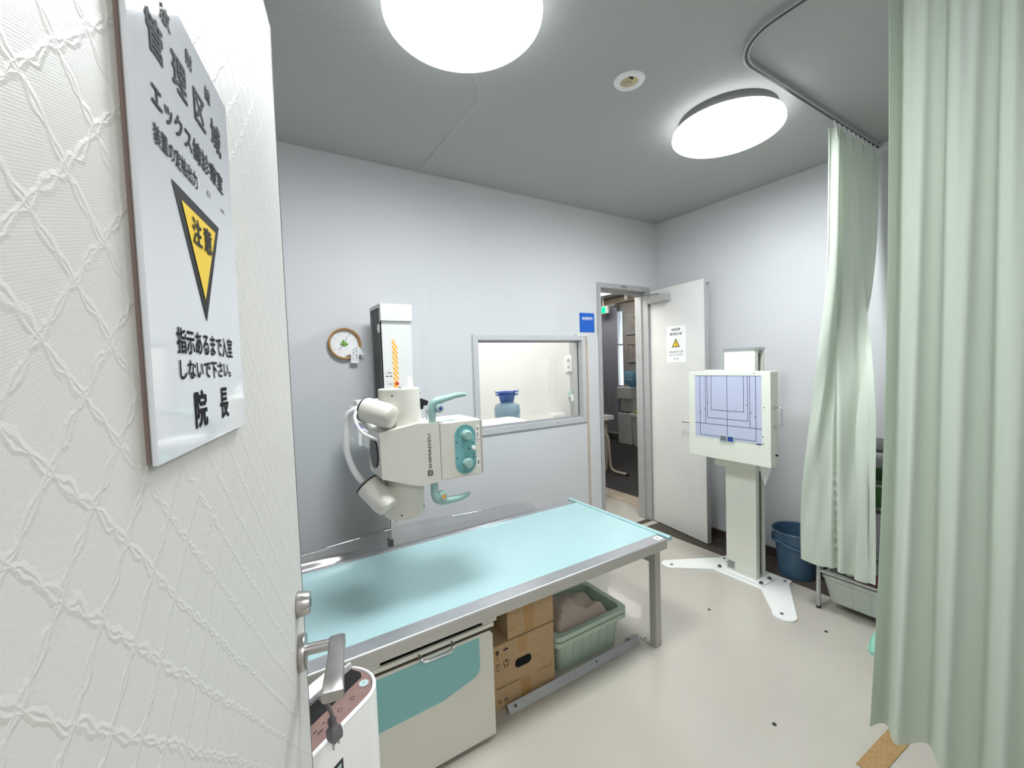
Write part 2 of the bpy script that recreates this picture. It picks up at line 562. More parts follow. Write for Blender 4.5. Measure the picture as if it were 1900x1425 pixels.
# window to the control booth
win = thing('window_1', None, None, (-1.38, 0, .975), kind='structure')
fr_ = G()
X0, X1, Z0, Z1 = -1.878, -.882, .976, 1.66
mw = .038
fr_.box(X0, X0+mw, -.014, .10, Z0, Z1).box(X1-mw, X1, -.014, .10, Z0, Z1).box(X0+mw, X1-mw, -.014, .10, Z1-.036, Z1).box(X0+mw, X1-mw, -.014, .10, Z0, Z0+.04)
obj('window_frame', fr_, 'aluw', win)
inn = G()
inn.box(X0+mw, X0+mw+.006, .03, .06, Z0+.04, Z1-.036).box(X0+mw+.006, X1-mw, .03, .06, Z1-.048, Z1-.036).box(X0+mw+.006, X1-mw, .022, .06, Z0+.04, Z0+.052)
obj('window_sash', inn, 'alu', win)
gk = G().box(X1-mw-.0035, X1-mw, .036, .042, Z0+.052, Z1-.048).box(X0+mw+.006, X1-mw-.0035, .036, .042, Z1-.051, Z1-.048)
obj('gasket', gk, 'dark', win)
obj('window_pane', G().box(X0+mw+.006, X1-mw-.0035, .037, .041, Z0+.052, Z1-.051), 'glass', win)
obj('window_screw', G().cyl((-1.18, -.0142, .996), (-1.18, -.017, .996), .004, seg=10), 'dgrey', win)

# back doorway frame (structure)
df = thing('door_frame_1', None, None, (-.42, 0, 0), kind='structure')
g = G().box(-.738, -.702, -.014, .12, 0, 2.09).box(-.145, -.110, -.014, .12, 0, 2.09).box(-.702, -.145, -.014, .12, 2.052, 2.09)
obj('frame', g, 'alu2', df)
obj('door_stop', G().box(-.702, -.690, .05, .12, 0, 2.052).box(-.157, -.145, .05, .12, 0, 2.052).box(-.69, -.157, .05, .12, 2.036, 2.052), 'alu2', df)
obj('threshold', G().box(-.702, -.145, -.014, .035, 0, .006, .002), 'base', df)
obj('strike_plate', G().box(-.47, -.40, -.016, -.014, 2.062, 2.084, .001), 'steel', df)

# back door leaf, swung open against the right wall (local: +y along leaf from hinge, +x = face seen)
dvec = Vector((-.145, -.989, 0)).normalized()
D2 = thing('door_2', None, None, (-.122, -.018, 0), rotz=math.atan2(-dvec.x, dvec.y), kind='structure')
# rotz turns +y into dvec ; +x -> (dvec.y, -dvec.x) = towards -X
LW = .585
obj('leaf', G().box(-.036, 0, 0, LW, .008, 2.052), 'leaf', D2)
obj('edge_strip', G().box(-.040, .0012, LW, LW+.006, .008, 2.056, .001).box(-.04, .001, 0, LW, 2.052, 2.056), 'alu2', D2, label='grey metal edge strip')
cl = obj('door_closer', G().box(0, .05, .02, .25, 1.938, 1.995, .004), 'alu2', D2, label='grey box of the door closer')
obj('closer_arm', G().tube([(.03, .14, 2.0), (.03, .14, 2.01)], .012, 10).tube([(.03, .14, 2.008), (.12, -.03, 2.008)], .006, 8).tube([(.12, -.03, 2.008), (.20, -.07, 2.02)], .006, 8).cyl((.20, -.07, 1.985), (.20, -.07, 2.036), .014, seg=16), 'steel', cl)
hd = G().tube([(0, .52, .95), (.045, .52, .95)], .009, 10).tube([(.045, .522, .95), (.045, .40, .95)], .008, 10).cyl((0, .52, .95), (.006, .52, .95), .024)
obj('lever_handle', hd, 'steel', D2, smooth=True)
obj('latch_bolt', G().box(-.028, -.008, LW+.006, LW+.012, .91, .99).box(-.024, -.012, LW+.012, LW+.034, 2.005, 2.022, .002), 'steel', D2)
# notice sheet on that door
A = D2.matrix_basis
def d2p(x, y, z):
    return Matrix.Rotation(math.atan2(-dvec.x, dvec.y), 4, 'Z') @ Vector((x, y, z)) + Vector((-.122, -.018, 0))
nt_ = thing('door_notice', 'white A4 warning notice with small yellow triangle stuck on the back door', 'notice', d2p(.0005, .302, 1.42), rotz=math.atan2(-dvec.x, dvec.y))
fr = frame((.0012, 0, 0), (0, 1, 0), (0, 0, 1))   # viewer on +x: right is +y
NF = fr
obj('sheet', G().box(0, .0012, -.104, .104, 0, .304), 'paper', nt_)
t = G()
t.text('放射線', NF, -.050, .045, .262, .284, .006).text('管理区域', NF, -.068, .062, .226, .248, .006)
t.text('指示あるまで入室', NF, -.076, .072, .082, .098, .005).text('しないでください', NF, -.076, .072, .056, .072, .005).text('院　長', NF, -.024, .018, .025, .041, .005)
obj('lettering', t, 'ink', nt_)
obj('triangle_border', G().flat([(-.048, .128), (.040, .128), (-.004, .200)], NF, .0006), 'charc', nt_)
obj('triangle_field', G().flat([(-.036, .134), (.028, .134), (-.004, .187)], NF, .0010), 'yellow', nt_)
obj('exclamation_mark', G().flat([(-.007, .176), (-.001, .176), (-.0025, .149), (-.0055, .149)], NF, .0014).flat(circ(-.004, .142, .0035), NF, .0014), 'charc', nt_)

# ------------------------------------------------------------------ entrance door in the foreground
ang = math.radians(12.16)
DV = Vector((math.sin(ang), math.cos(ang), 0))
DN = Vector((math.cos(ang), -math.sin(ang), 0))
HINGE = Vector((-3.107, -1.7555, 0)) - DV*.85
def d1p(x, y, z):
    return HINGE + DN*x + DV*y + Vector((0, 0, z))
D1 = thing('door_1', None, None, HINGE, rotz=-ang, kind='structure')
obj('leaf', G().box(-.036, 0, 0, .8455, .008, 1.9965), 'wallpaper', D1)
obj('edge_strip', G().box(-.037, -.0012, .8455, .85, .006, 2.0).box(-.037, -.0012, 0, .8455, 1.9965, 2.0), 'alu2', D1, label='grey metal edge strip')
obj('gasket', G().box(-.0012, .0006, .8440, .8468, .008, 1.998).box(-.0012, .0006, 0, .844, 1.9955, 1.998), 'dgrey', D1)
lk = G().cyl((0, .782, 1.091), (.019, .782, 1.091), .0195, .0165, 28, bev=.0022)
lock = obj('lock_cylinder', lk, 'steel', D1, smooth=True)
obj('keyway', G().box(.0188, .0196, .780, .784, 1.085, 1.097), 'black', lock)
hr = G().cyl((0, .776, 1.018), (.010, .776, 1.018), .0265, .0265, 32, bev=.002)
rose = obj('handle_rose', hr, 'steel', D1, smooth=True)
lv = G().tube([(.008, .780, 1.018), (.042, .780, 1.018), (.049, .779, 1.018), (.055, .774, 1.018)], .0085, 16)
ring = []
for yy, xa, xb, za, zb in ((.789, .044, .064, 1.011, 1.026), (.786, .042, .0665, 1.010, 1.027), (.74, .0425, .066, 1.010, 1.027), (.69, .0405, .067, 1.010, 1.0265), (.664, .039, .068, 1.010, 1.026), (.661, .040, .067, 1.011, 1.025)):
    ring.append([(x, yy, z) for x, z in rrect(xa, xb, za, zb, .0035, 3)])
lv.loft(ring)
obj('lever', lv, 'steel', rose, smooth=True)

# radiation sign on it
SG = thing('warning_sign', 'white acrylic radiation zone sign with yellow triangle on the wallpapered door', 'sign', d1p(.0, .85-.425, 1.403), rotz=-ang)
obj('plate', G().box(.0030, .006, -.0905, .0905, 0, .285, .0008, 1), 'signw', SG)
obj('backing', G().box(.0, .0029, -.0880, .0905, .001, .284), 'signe', SG, label='brown backing board')
SF = frame((.006, 0, 0), (0, 1, 0), (0, 0, 1))
t = G()
for ch, a, b_, c, d in (('放', -.0475, -.0325, .2585, .2715), ('射', -.0080, .0045, .2585, .2705), ('線', .0305, .0430, .2575, .2695), ('管', -.0690, -.0460, .2285, .2520), ('理', -.0340, -.0095, .2285, .2520), ('区', .0035, .0270, .2285, .2515), ('域', .0400, .0650, .2270, .2510)):
    t.text(ch, SF, a, b_, c, d, .028)
t.text('エックス', SF, -.0675, -.0065, .1975, .2125, .03).text('線診療室', SF, -.0045, .0635, .1968, .2130, .018)
t.text('装置の定格出力', SF, -.0685, -.0005, .1765, .1885, .015).text('KV', SF, .0205, .0282, .1812, .1858).text('mA', SF, .0540, .0635, .1812, .1850)
t.text('指示あるまで入室', SF, -.0560, .0605, .0605, .0768, .022).text('しないで下さい。', SF, -.0545, .0515, .0445, .0570, .026)
t.text('院', SF, -.0345, -.0112, .0125, .0375, .028).text('長', SF, .0185, .0392, .0130, .0370, .028)
obj('lettering', t, 'ink', SG)
obj('triangle_border', G().flat([(-.0475, .1655), (.0003, .0848), (.0440, .1645)], SF, .0004), 'charc', SG)
obj('triangle_field', G().flat([(-.0345, .1578), (-.0008, .1003), (.0325, .1572)], SF, .0008), 'yellow', SG)
obj('caution_characters', G().text('注', SF, -.0190, -.0015, .1355, .1540, .026, .0012).text('意', SF, .0030, .0205, .1355, .1545, .024, .0012), 'charc', SG)

# ------------------------------------------------------------------ ceiling lamps, downlight, rail
def ceiling_lamp(x, y, label):
    t = thing('ceiling_lamp', label, 'lamp', (x, y, H-.115), group='round ceiling lamps')
    obj('mounting_base', G().lathe([(.220, H-.052), (.225, H-.045), (.227, H-.002), (.20, H)], (x, y, 0), 64), 'dgrey', t, smooth=True, label='mounting ring coloured dark for its shadow gap')  # dark grey stands in for the shadow gap between rim and ceiling
    R = .257
    pr = [(.002, H-.106)]+[(.240*k/10, H-.106+.020*(k/10)**2.2) for k in range(1, 11)]
    obj('diffuser', G().lathe(pr+[(.236, H-.084), (.002, H-.084)], (x, y, 0), 64), 'lamp', t, smooth=True)
    obj('diffuser_rim', G().lathe([(.2402, H-.0855), (.250, H-.0825), (.2565, H-.076), (R, H-.066), (.254, H-.052), (.222, H-.049), (.222, H-.060), (.2402, H-.0845)], (x, y, 0), 64), 'lamprim', t, smooth=True)
    return t
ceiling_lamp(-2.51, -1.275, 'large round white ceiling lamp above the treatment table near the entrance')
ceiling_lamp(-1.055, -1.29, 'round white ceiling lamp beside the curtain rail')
dl = thing('recessed_downlight', 'small recessed downlight between the two round ceiling lamps', 'downlight', (-1.705, -1.245, H-.012))
obj('trim_ring', G().lathe([(.036, H-.004), (.040, H-.010), (.060, H-.008), (.066, H-.001)], (-1.705, -1.245, 0), 40, cap=False), 'white', dl, smooth=True)
obj('reflector', G().lathe([(.038, H-.006), (.034, H-.0035), (.006, H-.002)], (-1.705, -1.245, 0), 18), 'refl', dl)
obj('bulb', G().ball((-1.70, -1.24, H-.009), .011, 12, (1, 1, .6)), 'tan', dl, smooth=True)
obj('clip', G().box(-1.735, -1.712, -1.275, -1.268, H-.012, H-.004), 'black', dl)

rail = thing('curtain_rail', 'grey curved curtain rail screwed to the ceiling', 'curtain rail', (-.77, -1.575, H-.03))
rp = [(0, -1.575, H), (-.5, -1.575, H), (-1.0, -1.575, H), (-1.345, -1.575, H)]+arc((-1.345, -1.755), .18, PI/2, PI, 12, H)[1:]+[(-1.525, -2.1, H), (-1.525, YF, H)]
obj('track', G().sweep(rp, [(-.011, 0), (.011, 0), (.011, -.022), (.006, -.024), (-.006, -.024), (-.011, -.022)]), 'alu2', rail)
obj('track_slot', G().sweep(rp, [(-.005, -.0235), (.005, -.0235), (.005, -.0255), (-.005, -.0255)]), 'black', rail)

# ------------------------------------------------------------------ curtains
def curtain(name, label, fn, nu, nv, loc):
    t = thing(name, label, 'curtain', loc)
    rows = [[fn(i/nu, j/nv) for i in range(nu+1)] for j in range(nv+1)]
    obj('drape', G().grid(rows), 'curtain', t, smooth=True)
    return t, rows
def sstep(a, b_, x):
    x = min(max((x-a)/(b_-a), 0), 1)
    return x*x*(3-2*x)
def near(u, v):
    y = -2.066-.555*u + .034*v**3*(1-u)
    z = 2.61-2.355*v + .012*v*math.sin(9*u)
    am = .016+.020*v
    x = -1.525 + am*math.sin(2*PI*(5.3*u+.28*math.sin(3*u))) + .010*math.sin(2*PI*11*u+2*v)*(1-v) + .008*math.sin(4*v+9*u)
    if u < .02:
        x -= .012*(1-u/.02)
    return (x, y, z)
cn, rows = curtain('privacy_curtain', 'large pale green curtain hanging above the brown tape strip on the floor', near, 150, 40, (-1.525, -2.3, .25))
def hem_of(rows, a, b_, off):
    r = []
    for row in rows[a:b_]:
        r.append([(Vector(p)+Vector(off)) for p in row])
    return G().grid(r)
hk = G()
for k in range(13):
    y = -2.05-.043*k
    hk.tube([(-1.525, y, H-.026), (-1.525, y, H-.04), (-1.530, y-.003, H-.055), (-1.535, y-.003, H-.08)], .0025, 6)
parts('curtain_hook', hk, 'white', cn)

def far(u, v):
    # gathered at the rail end above, pulled over the front of the rack below
    kk = u/.66
    tx = -.600+.085*kk/.5 if kk < .5 else (-.515+.215*(kk-.5)/.5 if kk < 1 else -.30+.265*(kk-1)/.515)
    ty = -1.575+.020*math.sin(2*PI*5.5*u+.8)
    if u < .66:
        k = u/.66
        by = -1.375-.352*k
        bx = -.508 + .010*math.sin(2*PI*1.0*k+2.6)+.006*math.sin(2*PI*3.1*k)
        # one hard crease in the middle, puckered along its seam
        bx += (.034+.005*math.sin(2*PI*44*v)*sstep(.5, .62, v))*math.exp(-((k-.50)/.028)**2) - .012*math.exp(-((k-.60)/.05)**2)
        if k < .03:
            bx += .01
    else:
        k = (u-.66)/.34
        bx = -.508+.030*k+.012*math.sin(2*PI*1.5*k)
        by = -1.727+.13*k+.012*math.sin(2*PI*2*k)
    bz = .262+.012*math.sin(5*u)
    s = v**1.25
    s = .15*s+.85*sstep(.14, .80, v)
    s = s+(sstep(.20, .96, v)-s)*(1-sstep(.12, .34, u))
    s += (1-s)*sstep(.34, .66, v)*sstep(.30, .70, u)
    wv = 4*v*(1-v)
    x = tx+(bx-tx)*s - .018*wv*math.sin(2*PI*3*u+.4)
    y = ty+(by-ty)*s
    z = 2.595+(bz-2.595)*v
    x += .006*math.sin(23*v+7*u)*v*(1-v)*2 + .006*math.sin(17*v+31*u)*math.sin(9*u+5*v)*sstep(.35, .6, v)
    if .46 < kk < .56:
        x += .020*math.exp(-((kk-.50)/.028)**2)*(1-s)
    return (x, y, z)
cf, rows = curtain('privacy_curtain', 'pale green curtain gathered at the rail end by the wall, draped over the metal rack', far, 150, 220, (-.45, -1.56, .26))
hk = G()
for k in range(10):
    x = -.580+.058*k
    hk.tube([(x, -1.575, H-.026), (x, -1.577, H-.045), (x-.004, -1.585, H-.075), (x-.002, -1.588, H-.12)], .003, 6)
parts('curtain_hook', hk, 'white', cf)
# stitched hem bands
def band(fn, us, vs, ox):
    return G().grid([[Vector(fn(u, v))+Vector(ox) for u in us] for v in vs])
obj('hem_band', band(far, [.66*i/100 for i in range(101)], [.950+.05*j/8 for j in range(9)], (-.0015, -.0008, 0)), 'curtain', cf, smooth=True)
obj('side_hem', band(near, [.034*i/8 for i in range(9)], [j/40 for j in range(41)], (.002, -.0005, 0)), 'curtain', cn, smooth=True)

# ------------------------------------------------------------------ examination table
TX0, TX1, TY0, TY1, TZ = -3.40, -1.426, -1.179, -.425, .55
tb = thing('examination_table', 'long x-ray examination table with pale cyan top and grey metal rails', 'table', (-2.4, -.8, 0))
obj('tabletop', G().box(TX0, -1.412, -1.112, -.478, .53, .5505, .001), 'cyan', tb)
fr1 = G().prism([(-1.179, .503), (-1.179, .5455), (-1.1785, .5475), (-1.1770, .5492), (-1.1750, .5502), (-1.1725, .5505), (-1.112, .5505), (-1.112, .548), (-1.165, .546), (-1.165, .503)], TX0, TX1, 'x')
obj('front_rail', fr1, 'alu', tb, label='brushed aluminium front rail')
obj('front_apron', G().box(TX0, TX1-.0005, -1.1797, -1.160, .501, .5455), 'taupe', tb)
obj('rear_rail', G().box(TX0, TX1, -.478, TY1, .545, .552, .001).box(TX0, TX1, -.440, TY1-.0, .495, .545), 'alu', tb, label='brushed aluminium rear rail')
ec = [[(x, y, z) for x, z in rrect(-1.414, -1.388, .536, .558, .009, 4)] for y in (-1.181, -.392)]
obj('end_cap', G().loft(ec), 'cyan', tb, smooth=True)
obj('end_seam', G().box(-1.4165, -1.4135, -1.178, -.398, .5505, .5515), 'tealpan', tb)
for (lx, ly) in ((-1.496, -1.160), (-1.496, -.478), (-3.35, -1.160), (-3.35, -.478)):
    lg = obj('leg', G().box(lx, lx+.040, ly, ly+.040, 0, .515, .002), 'taupe', tb)
    obj('foot_plate', G().box(lx-.004, lx+.036, ly+.03, ly+.105, 0, .005, .001), 'taupe', lg)
    obj('foot_bolt', G().cyl((lx+.012, ly+.08, .005), (lx+.012, ly+.08, .012), .006, seg=8), 'steel', lg)
obj('cross_rail', G().box(-1.492, -1.462, -1.12, -.44, .43, .515), 'taupe', tb)
obj('cross_rail', G().box(-3.345, -3.315, -1.12, -.44, .43, .515), 'taupe', tb)
st = obj('corner_sticker', G().box(-1.475, -1.435, -1.165, -1.128, .5505, .5515), 'paper', tb, label='small white sticker with arrow')
TF = frame((-1.455, -1.146, .5516), (1, 0, 0), (0, 1, 0))
obj('arrow_print', G().flat([(-.004, -.010), (.001, -.010), (.001, .001), (.006, .001), (-.0015, .010), (-.009, .001), (-.004, .001)], TF), 'ink', st)

# clear film sheet standing on the rear rail
rows = []
nU = 60
for i in range(nU+1):
    u = i/nU
    x = -3.30+1.60*u
    h = .085*(1-.12*math.sin(9*u))
    if u > .86:
        h *= math.sqrt(max(1-((u-.86)/.145)**2, .02))
    yo = .012*math.sin(7*u)
    row = []
    for j in range(13):
        k = j/12
        row.append((x, -.452+.055*k*k+yo*k+.010*math.sin(PI*k*1.6), .5525+h*math.sin(k*PI*.52)))
    rows.append(row)
film = obj('clear_film_sheet', G().grid(rows), 'film', smooth=True)
tag(film, 'clear plastic film curling up along the rear rail of the examination table', 'plastic sheet')

# cabinet hung below the table
cb = thing('bucky_cabinet', 'beige and teal metal drawer cabinet hung under the examination table', 'cabinet', (-2.74, -1.0, .018))
obj('body', G().box(-3.06, -2.432, -1.125, -.60, .03, .43), 'cab', cb)
obj('front_panel', G().prism([(-3.06, .02), (-2.420, .02), (-2.420, .420), (-2.432, .435), (-3.06, .435)], -1.147, -1.142, 'y'), 'cab', cb)
dec = [(-3.02, .426), (-2.478, .426), (-2.478, .310), (-2.486, .288), (-2.505, .278), (-2.63, .248), (-2.85, .243), (-3.02, .240)]
obj('teal_decal', G().prism(dec, -1.1476, -1.1468, 'y'), 'teal', cb, label='teal painted field')
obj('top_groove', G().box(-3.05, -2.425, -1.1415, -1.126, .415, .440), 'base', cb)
obj('top_shadow_board', G().box(-3.05, -2.43, -1.1405, -.62, .440, .452), 'dark', cb)  # black board added to paint the shade in the gap below the apron
obj('top_lip', G().box(-3.06, -2.415, -1.152, -1.141, .450, .466, .002), 'cab', cb)
obj('hanging_bracket', G().box(-2.462, -2.400, -1.150, -1.09, .466, .5005, .004), 'beige', cb)
obj('hanging_bracket', G().box(-2.96, -2.845, -1.150, -1.09, .466, .5005, .004), 'beige', cb)
hp = smoothpath([(-2.715, -1.150, .457), (-2.714, -1.172, .452), (-2.700, -1.184, .446), (-2.65, -1.186, .446), (-2.607, -1.184, .446), (-2.594, -1.172, .452), (-2.593, -1.150, .457)], 5)
obj('pull_handle', G().tube(hp, .005, 10), 'chrome', cb, smooth=True, label='chrome pull handle')

# ------------------------------------------------------------------ boxes, bins and bar below the table
bx = thing('cardboard_box', 'large cardboard box with handle hole and cargo symbols, under the table beside the cabinet', 'box', (-2.21, -.90, 0), group='cardboard boxes under the table')
YB = -1.046
obj('carton', G().box(-2.370, -2.052, YB, -.74, .0, .282, .002), 'card', bx)
BF = frame((0, YB-.0002, 0), (1, 0, 0), (0, 0, 1))
parts('tape_strip', G().flat([(-2.247, .281), (-2.197, .281), (-2.203, .212), (-2.245, .215)], BF, .0006).flat([(-2.236, .100), (-2.186, .083), (-2.186, .004), (-2.236, .004)], BF, .0006), 'ctape', bx, label='shiny brown packing tape')
obj('handle_hole', G().flat(rrect(-2.262, -2.178, .150, .190, .0185), BF, .0007), 'ink', bx)
pr_ = G()
# wine glass, umbrella, two arrows, hands with parcel, two rings, address line, rule
pr_.flat([(-2.355, .262), (-2.339, .262), (-2.340, .248), (-2.345, .243), (-2.349, .243), (-2.354, .248)], BF, .0009).flat([(-2.3478, .244), (-2.3462, .244), (-2.3462, .227), (-2.3478, .227)], BF, .0009).flat([(-2.353, .227), (-2.341, .227), (-2.341, .2255), (-2.353, .2255)], BF, .0009)
pr_.flat([(-2.306+.014*math.cos(PI*k/10), .251+.010*math.sin(PI*k/10)) for k in range(11)], BF, .0009).flat([(-2.3067, .251), (-2.3053, .251), (-2.3053, .231), (-2.3067, .231)], BF, .0009).flat([(-2.3067, .231), (-2.311, .231), (-2.311, .2325), (-2.3067, .2325)], BF, .0009)
for ax_ in (-2.352, -2.341):
    pr_.flat([(ax_-.0008, .176), (ax_+.0008, .176), (ax_+.0008, .200), (ax_-.0008, .200)], BF, .0009).flat([(ax_-.004, .199), (ax_+.004, .199), (ax_, .207)], BF, .0009)
pr_.flat([(-2.356, .1735), (-2.337, .1735), (-2.337, .1755), (-2.356, .1755)], BF, .0009)
pr_.flat(circ(-2.306, .205, .006), BF, .0009)
for sg in (-1, 1):
    pr_.flat([(-2.306+sg*a, b_) for a, b_ in ((.004, .176), (.008, .176), (.0095, .186), (.014, .194), (.0145, .208), (.012, .208), (.011, .196), (.004, .188))], BF, .0009)
def ringp(g_, cx, cy, ro, ri):
    n = 14
    for k in range(n):
        a0, a1 = 2*PI*k/n, 2*PI*(k+1)/n
        g_.flat([(cx+ro*math.cos(a0), cy+ro*math.sin(a0)), (cx+ro*math.cos(a1), cy+ro*math.sin(a1)), (cx+ri*math.cos(a1), cy+ri*math.sin(a1)), (cx+ri*math.cos(a0), cy+ri*math.sin(a0))], BF, .0009)
ringp(pr_, -2.341, .040, .0078, .0045)
ringp(pr_, -2.313, .040, .0078, .0045)
obj('cargo_symbols', pr_, 'cdark', bx)
obj('lettering', G().text('Shimadzu Corporation', BF, -2.356, -2.246, .092, .104, .01, .0009).flat([(-2.142, .0915), (-2.062, .0915), (-2.062, .0932), (-2.142, .0932)], BF, .0009), 'cdark', bx)
bu = thing('cardboard_box', 'small taped cardboard box stacked on the larger carton under the table', 'box', (-2.17, -.9, .283), group='cardboard boxes under the table')
obj('carton', G().box(-2.290, -2.046, -1.040, -.78, .283, .462, .002), 'card', bu)
UF = frame((0, -1.0402, 0), (1, 0, 0), (0, 0, 1))
parts('tape_strip', G().flat([(-2.205, .462), (-2.155, .462), (-2.155, .284), (-2.205, .284)], UF, .0006).flat([(-2.288, .330), (-2.255, .330), (-2.255, .318), (-2.288, .318)], UF, .0006), 'ctape', bu, label='brown packing tape')

def make_bin(z, label):
    t = thing('storage_bin', label, 'bin', (-1.815, -.895, z), group='nested sage green bins')
    def ring(ax_, ay, zz, r=.03):
        return [(x, y, zz) for x, y in rrect(-1.815-ax_, -1.815+ax_, -.895-ay, -.895+ay, r, 4)]
    g = G().loft([ring(.185, .120, z), ring(.205, .142, z+.155), ring(.205, .142, z+.162), ring(.228, .160, z+.162), ring(.228, .160, z+.148), ring(.230, .162, z+.148), ring(.230, .162, z+.170), ring(.202, .138, z+.170), ring(.180, .116, z+.006)])
    rb = g
    for k in range(7):
        x = -1.98+.055*k
        rb.loft([[(x-.002, -.895-.1205-.0015, z+.004), (x+.002, -.895-.1205-.0015, z+.004), (x+.002, -.895-.118, z+.004), (x-.002, -.895-.118, z+.004)], [(x*1.0-.002, -.895-.1425-.0015, z+.150), (x+.002, -.895-.1425-.0015, z+.150), (x+.002, -.895-.140, z+.150), (x-.002, -.895-.140, z+.150)]])
    obj('shell', g, 'bin', t, smooth=True)
    return t
make_bin(.001, 'lower of two nested sage green bins under the table')
make_bin(.029, 'upper of two nested sage green bins, holding a beige cloth')
rows = []
for i in range(25):
    row = []
    for j in range(19):
        u, v = i/24, j/18
        x = -2.0+.37*u
        y = -1.015+.24*v
        e = min(u, 1-u, v, 1-v)
        z = .120+.135*min(1, e*6)**.6*(1.12-.25*u)*(.72+.30*math.sin(3.3*u+.6)*math.sin(3.1*v+.2)) + .010*math.sin(17*u+5*v)+.008*math.sin(13*v-9*u)
        row.append((x, y, z))
    rows.append(row)
rg = obj('folded_cloth', G().grid(rows), 'ragc', smooth=True)
tag(rg, 'crumpled beige cloth lying in the upper sage green bin', 'cloth')

br = thing('metal_angle_bar', 'grey metal angle bar lying on the floor before the boxes', 'metal bar', (-1.9, -1.055, 0))
obj('bar', G().prism([(-1.062, .0005), (-1.092, .024), (-1.090, .026), (-1.060, .0035), (-1.048, .027), (-1.046, .0255), (-1.058, .0015)], -2.32, -1.80, 'x'), 'alu2', br) if False else obj('bar', G().prism([(-1.088, .0005), (-1.066, .030), (-1.0545, .001), (-1.0565, .001), (-1.066, .0265), (-1.085, .0005)], -2.32, -1.80, 'x'), 'alu2', br)
obj('bar', G().prism([(-1.086, .0005), (-1.066, .028), (-1.0555, .001), (-1.0575, .001), (-1.066, .0245), (-1.083, .0005)], -1.80, -1.53, 'x').prism([(-1.066, .0275), (-1.066, .030), (-1.02, .009), (-1.02, .0065)], -1.575, -1.52, 'x'), 'alu2', br)
parts('rivet', G().cyl((-2.285, -1.074, .018), (-2.285, -1.080, .020), .006, seg=10).cyl((-1.825, -1.074, .018), (-1.825, -1.080, .020), .004, seg=10), 'dgrey', br)

# ------------------------------------------------------------------ x-ray tube stand
xs = thing('xray_tube_stand', 'white x-ray tube stand with beige tube head over the examination table', 'x-ray machine', (-2.49, -.22, 0))
CX0, CX1, CY0, CY1, CZ = -2.567, -2.405, -.321, -.12, 1.79
ch = G().box(CX0, CX1, CY0, CY0+.012, .02, 1.70).box(CX0, CX1, CY1-.012, CY1, .02, 1.775).box(CX1-.012, CX1, CY0+.012, CY1-.012, .02, 1.775).box(CX0, CX0+.004, CY0, CY0+.018, .02, 1.775).box(CX0, CX0+.004, CY1-.014, CY1, .02, 1.775)
col_ = obj('column', ch, 'colw', xs)
obj('column_track', G().box(CX0+.003, CX0+.012, CY0+.018, CY1-.014, .02, 1.775), 'dark', col_, label='dark inner track')
obj('pulley', G().cyl((CX0+.003, -.285, 1.665), (CX0-.002, -.285, 1.665), .024, seg=20), 'white', col_)
obj('column_cap', G().box(CX0-.002, CX1+.004, CY0-.016, CY0+.012, 1.700, CZ, .003).box(CX0-.002, CX1+.004, CY0+.012, CY1+.004, 1.772, CZ-.0005).box(CX0+.004, CX1-.004, CY0-.004, CY0, 1.688, 1.700), 'colw', xs)
obj('column_foot', G().box(CX0-.06, CX1+.06, CY0-.03, CY1+.02, 0, .03, .004), 'dgrey', xs)
obj('lower_cover', G().box(CX0-.002, CX0+.002, CY0, CY1, .02, .74), 'colw', xs)
obj('lower_track_box', G().box(CX0-.010, CX0+.012, CY0-.006, CY0+.03, .50, .545), 'black', xs)
CFr = frame((0, CY0-.0002, 0), (1, 0, 0), (0, 0, 1))
tp = obj('height_tape', G().flat([(-2.512, 1.625), (-2.484, 1.575), (-2.484, 1.33), (-2.512, 1.33)], CFr, .0005), 'orange', xs, label='orange tape with white diagonal stripes')
sp_ = G()
for k in range(9):
    z = 1.365+.027*k
    sp_.flat([(-2.512, z+.030), (-2.512, z+.023), (-2.484, z-.016), (-2.484, z-.009)], CFr, .0008)
sp_.flat([(-2.512, 1.628), (-2.512, 1.606), (-2.5, 1.606)], CFr, .0008)
obj('stripes', sp_, 'white', tp)
obj('red_mark', G().flat(circ(-2.494, 1.371, .010), CFr, .0011), mat('red_paint', (.5, .03, .02), .5), xs)
lab = G().text('1.2m', CFr, -2.549, -2.520, 1.424, 1.436, .01, .0006).flat([(-2.546, 1.410), (-2.522, 1.410), (-2.522, 1.413), (-2.546, 1.413)], CFr, .0006).flat([(-2.552, 1.4115), (-2.545, 1.417), (-2.545, 1.406)], CFr, .0006).flat([(-2.522, 1.404), (-2.5195, 1.404), (-2.5195, 1.417), (-2.522, 1.417)], CFr, .0006).text('1.2m', CFr, -2.545, -2.519, 1.366, 1.376, .01, .0006)
obj('height_lettering', lab, 'ink', xs)
obj('measure_label', G().flat([(-2.552, .648), (-2.520, .648), (-2.520, .632), (-2.552, .632)], CFr, .0007), 'paper', xs)
obj('measure_print', G().flat([(-2.551, .668), (-2.531, .668), (-2.541, .652)], CFr, .0009), 'tealpan', xs)
obj('measure_lettering', G().text('2m', CFr, -2.545, -2.528, .634, .643, .01, .0009).flat([(-2.544, .649), (-2.530, .649), (-2.530, .646), (-2.544, .646)], CFr, .0009), 'ink', xs)
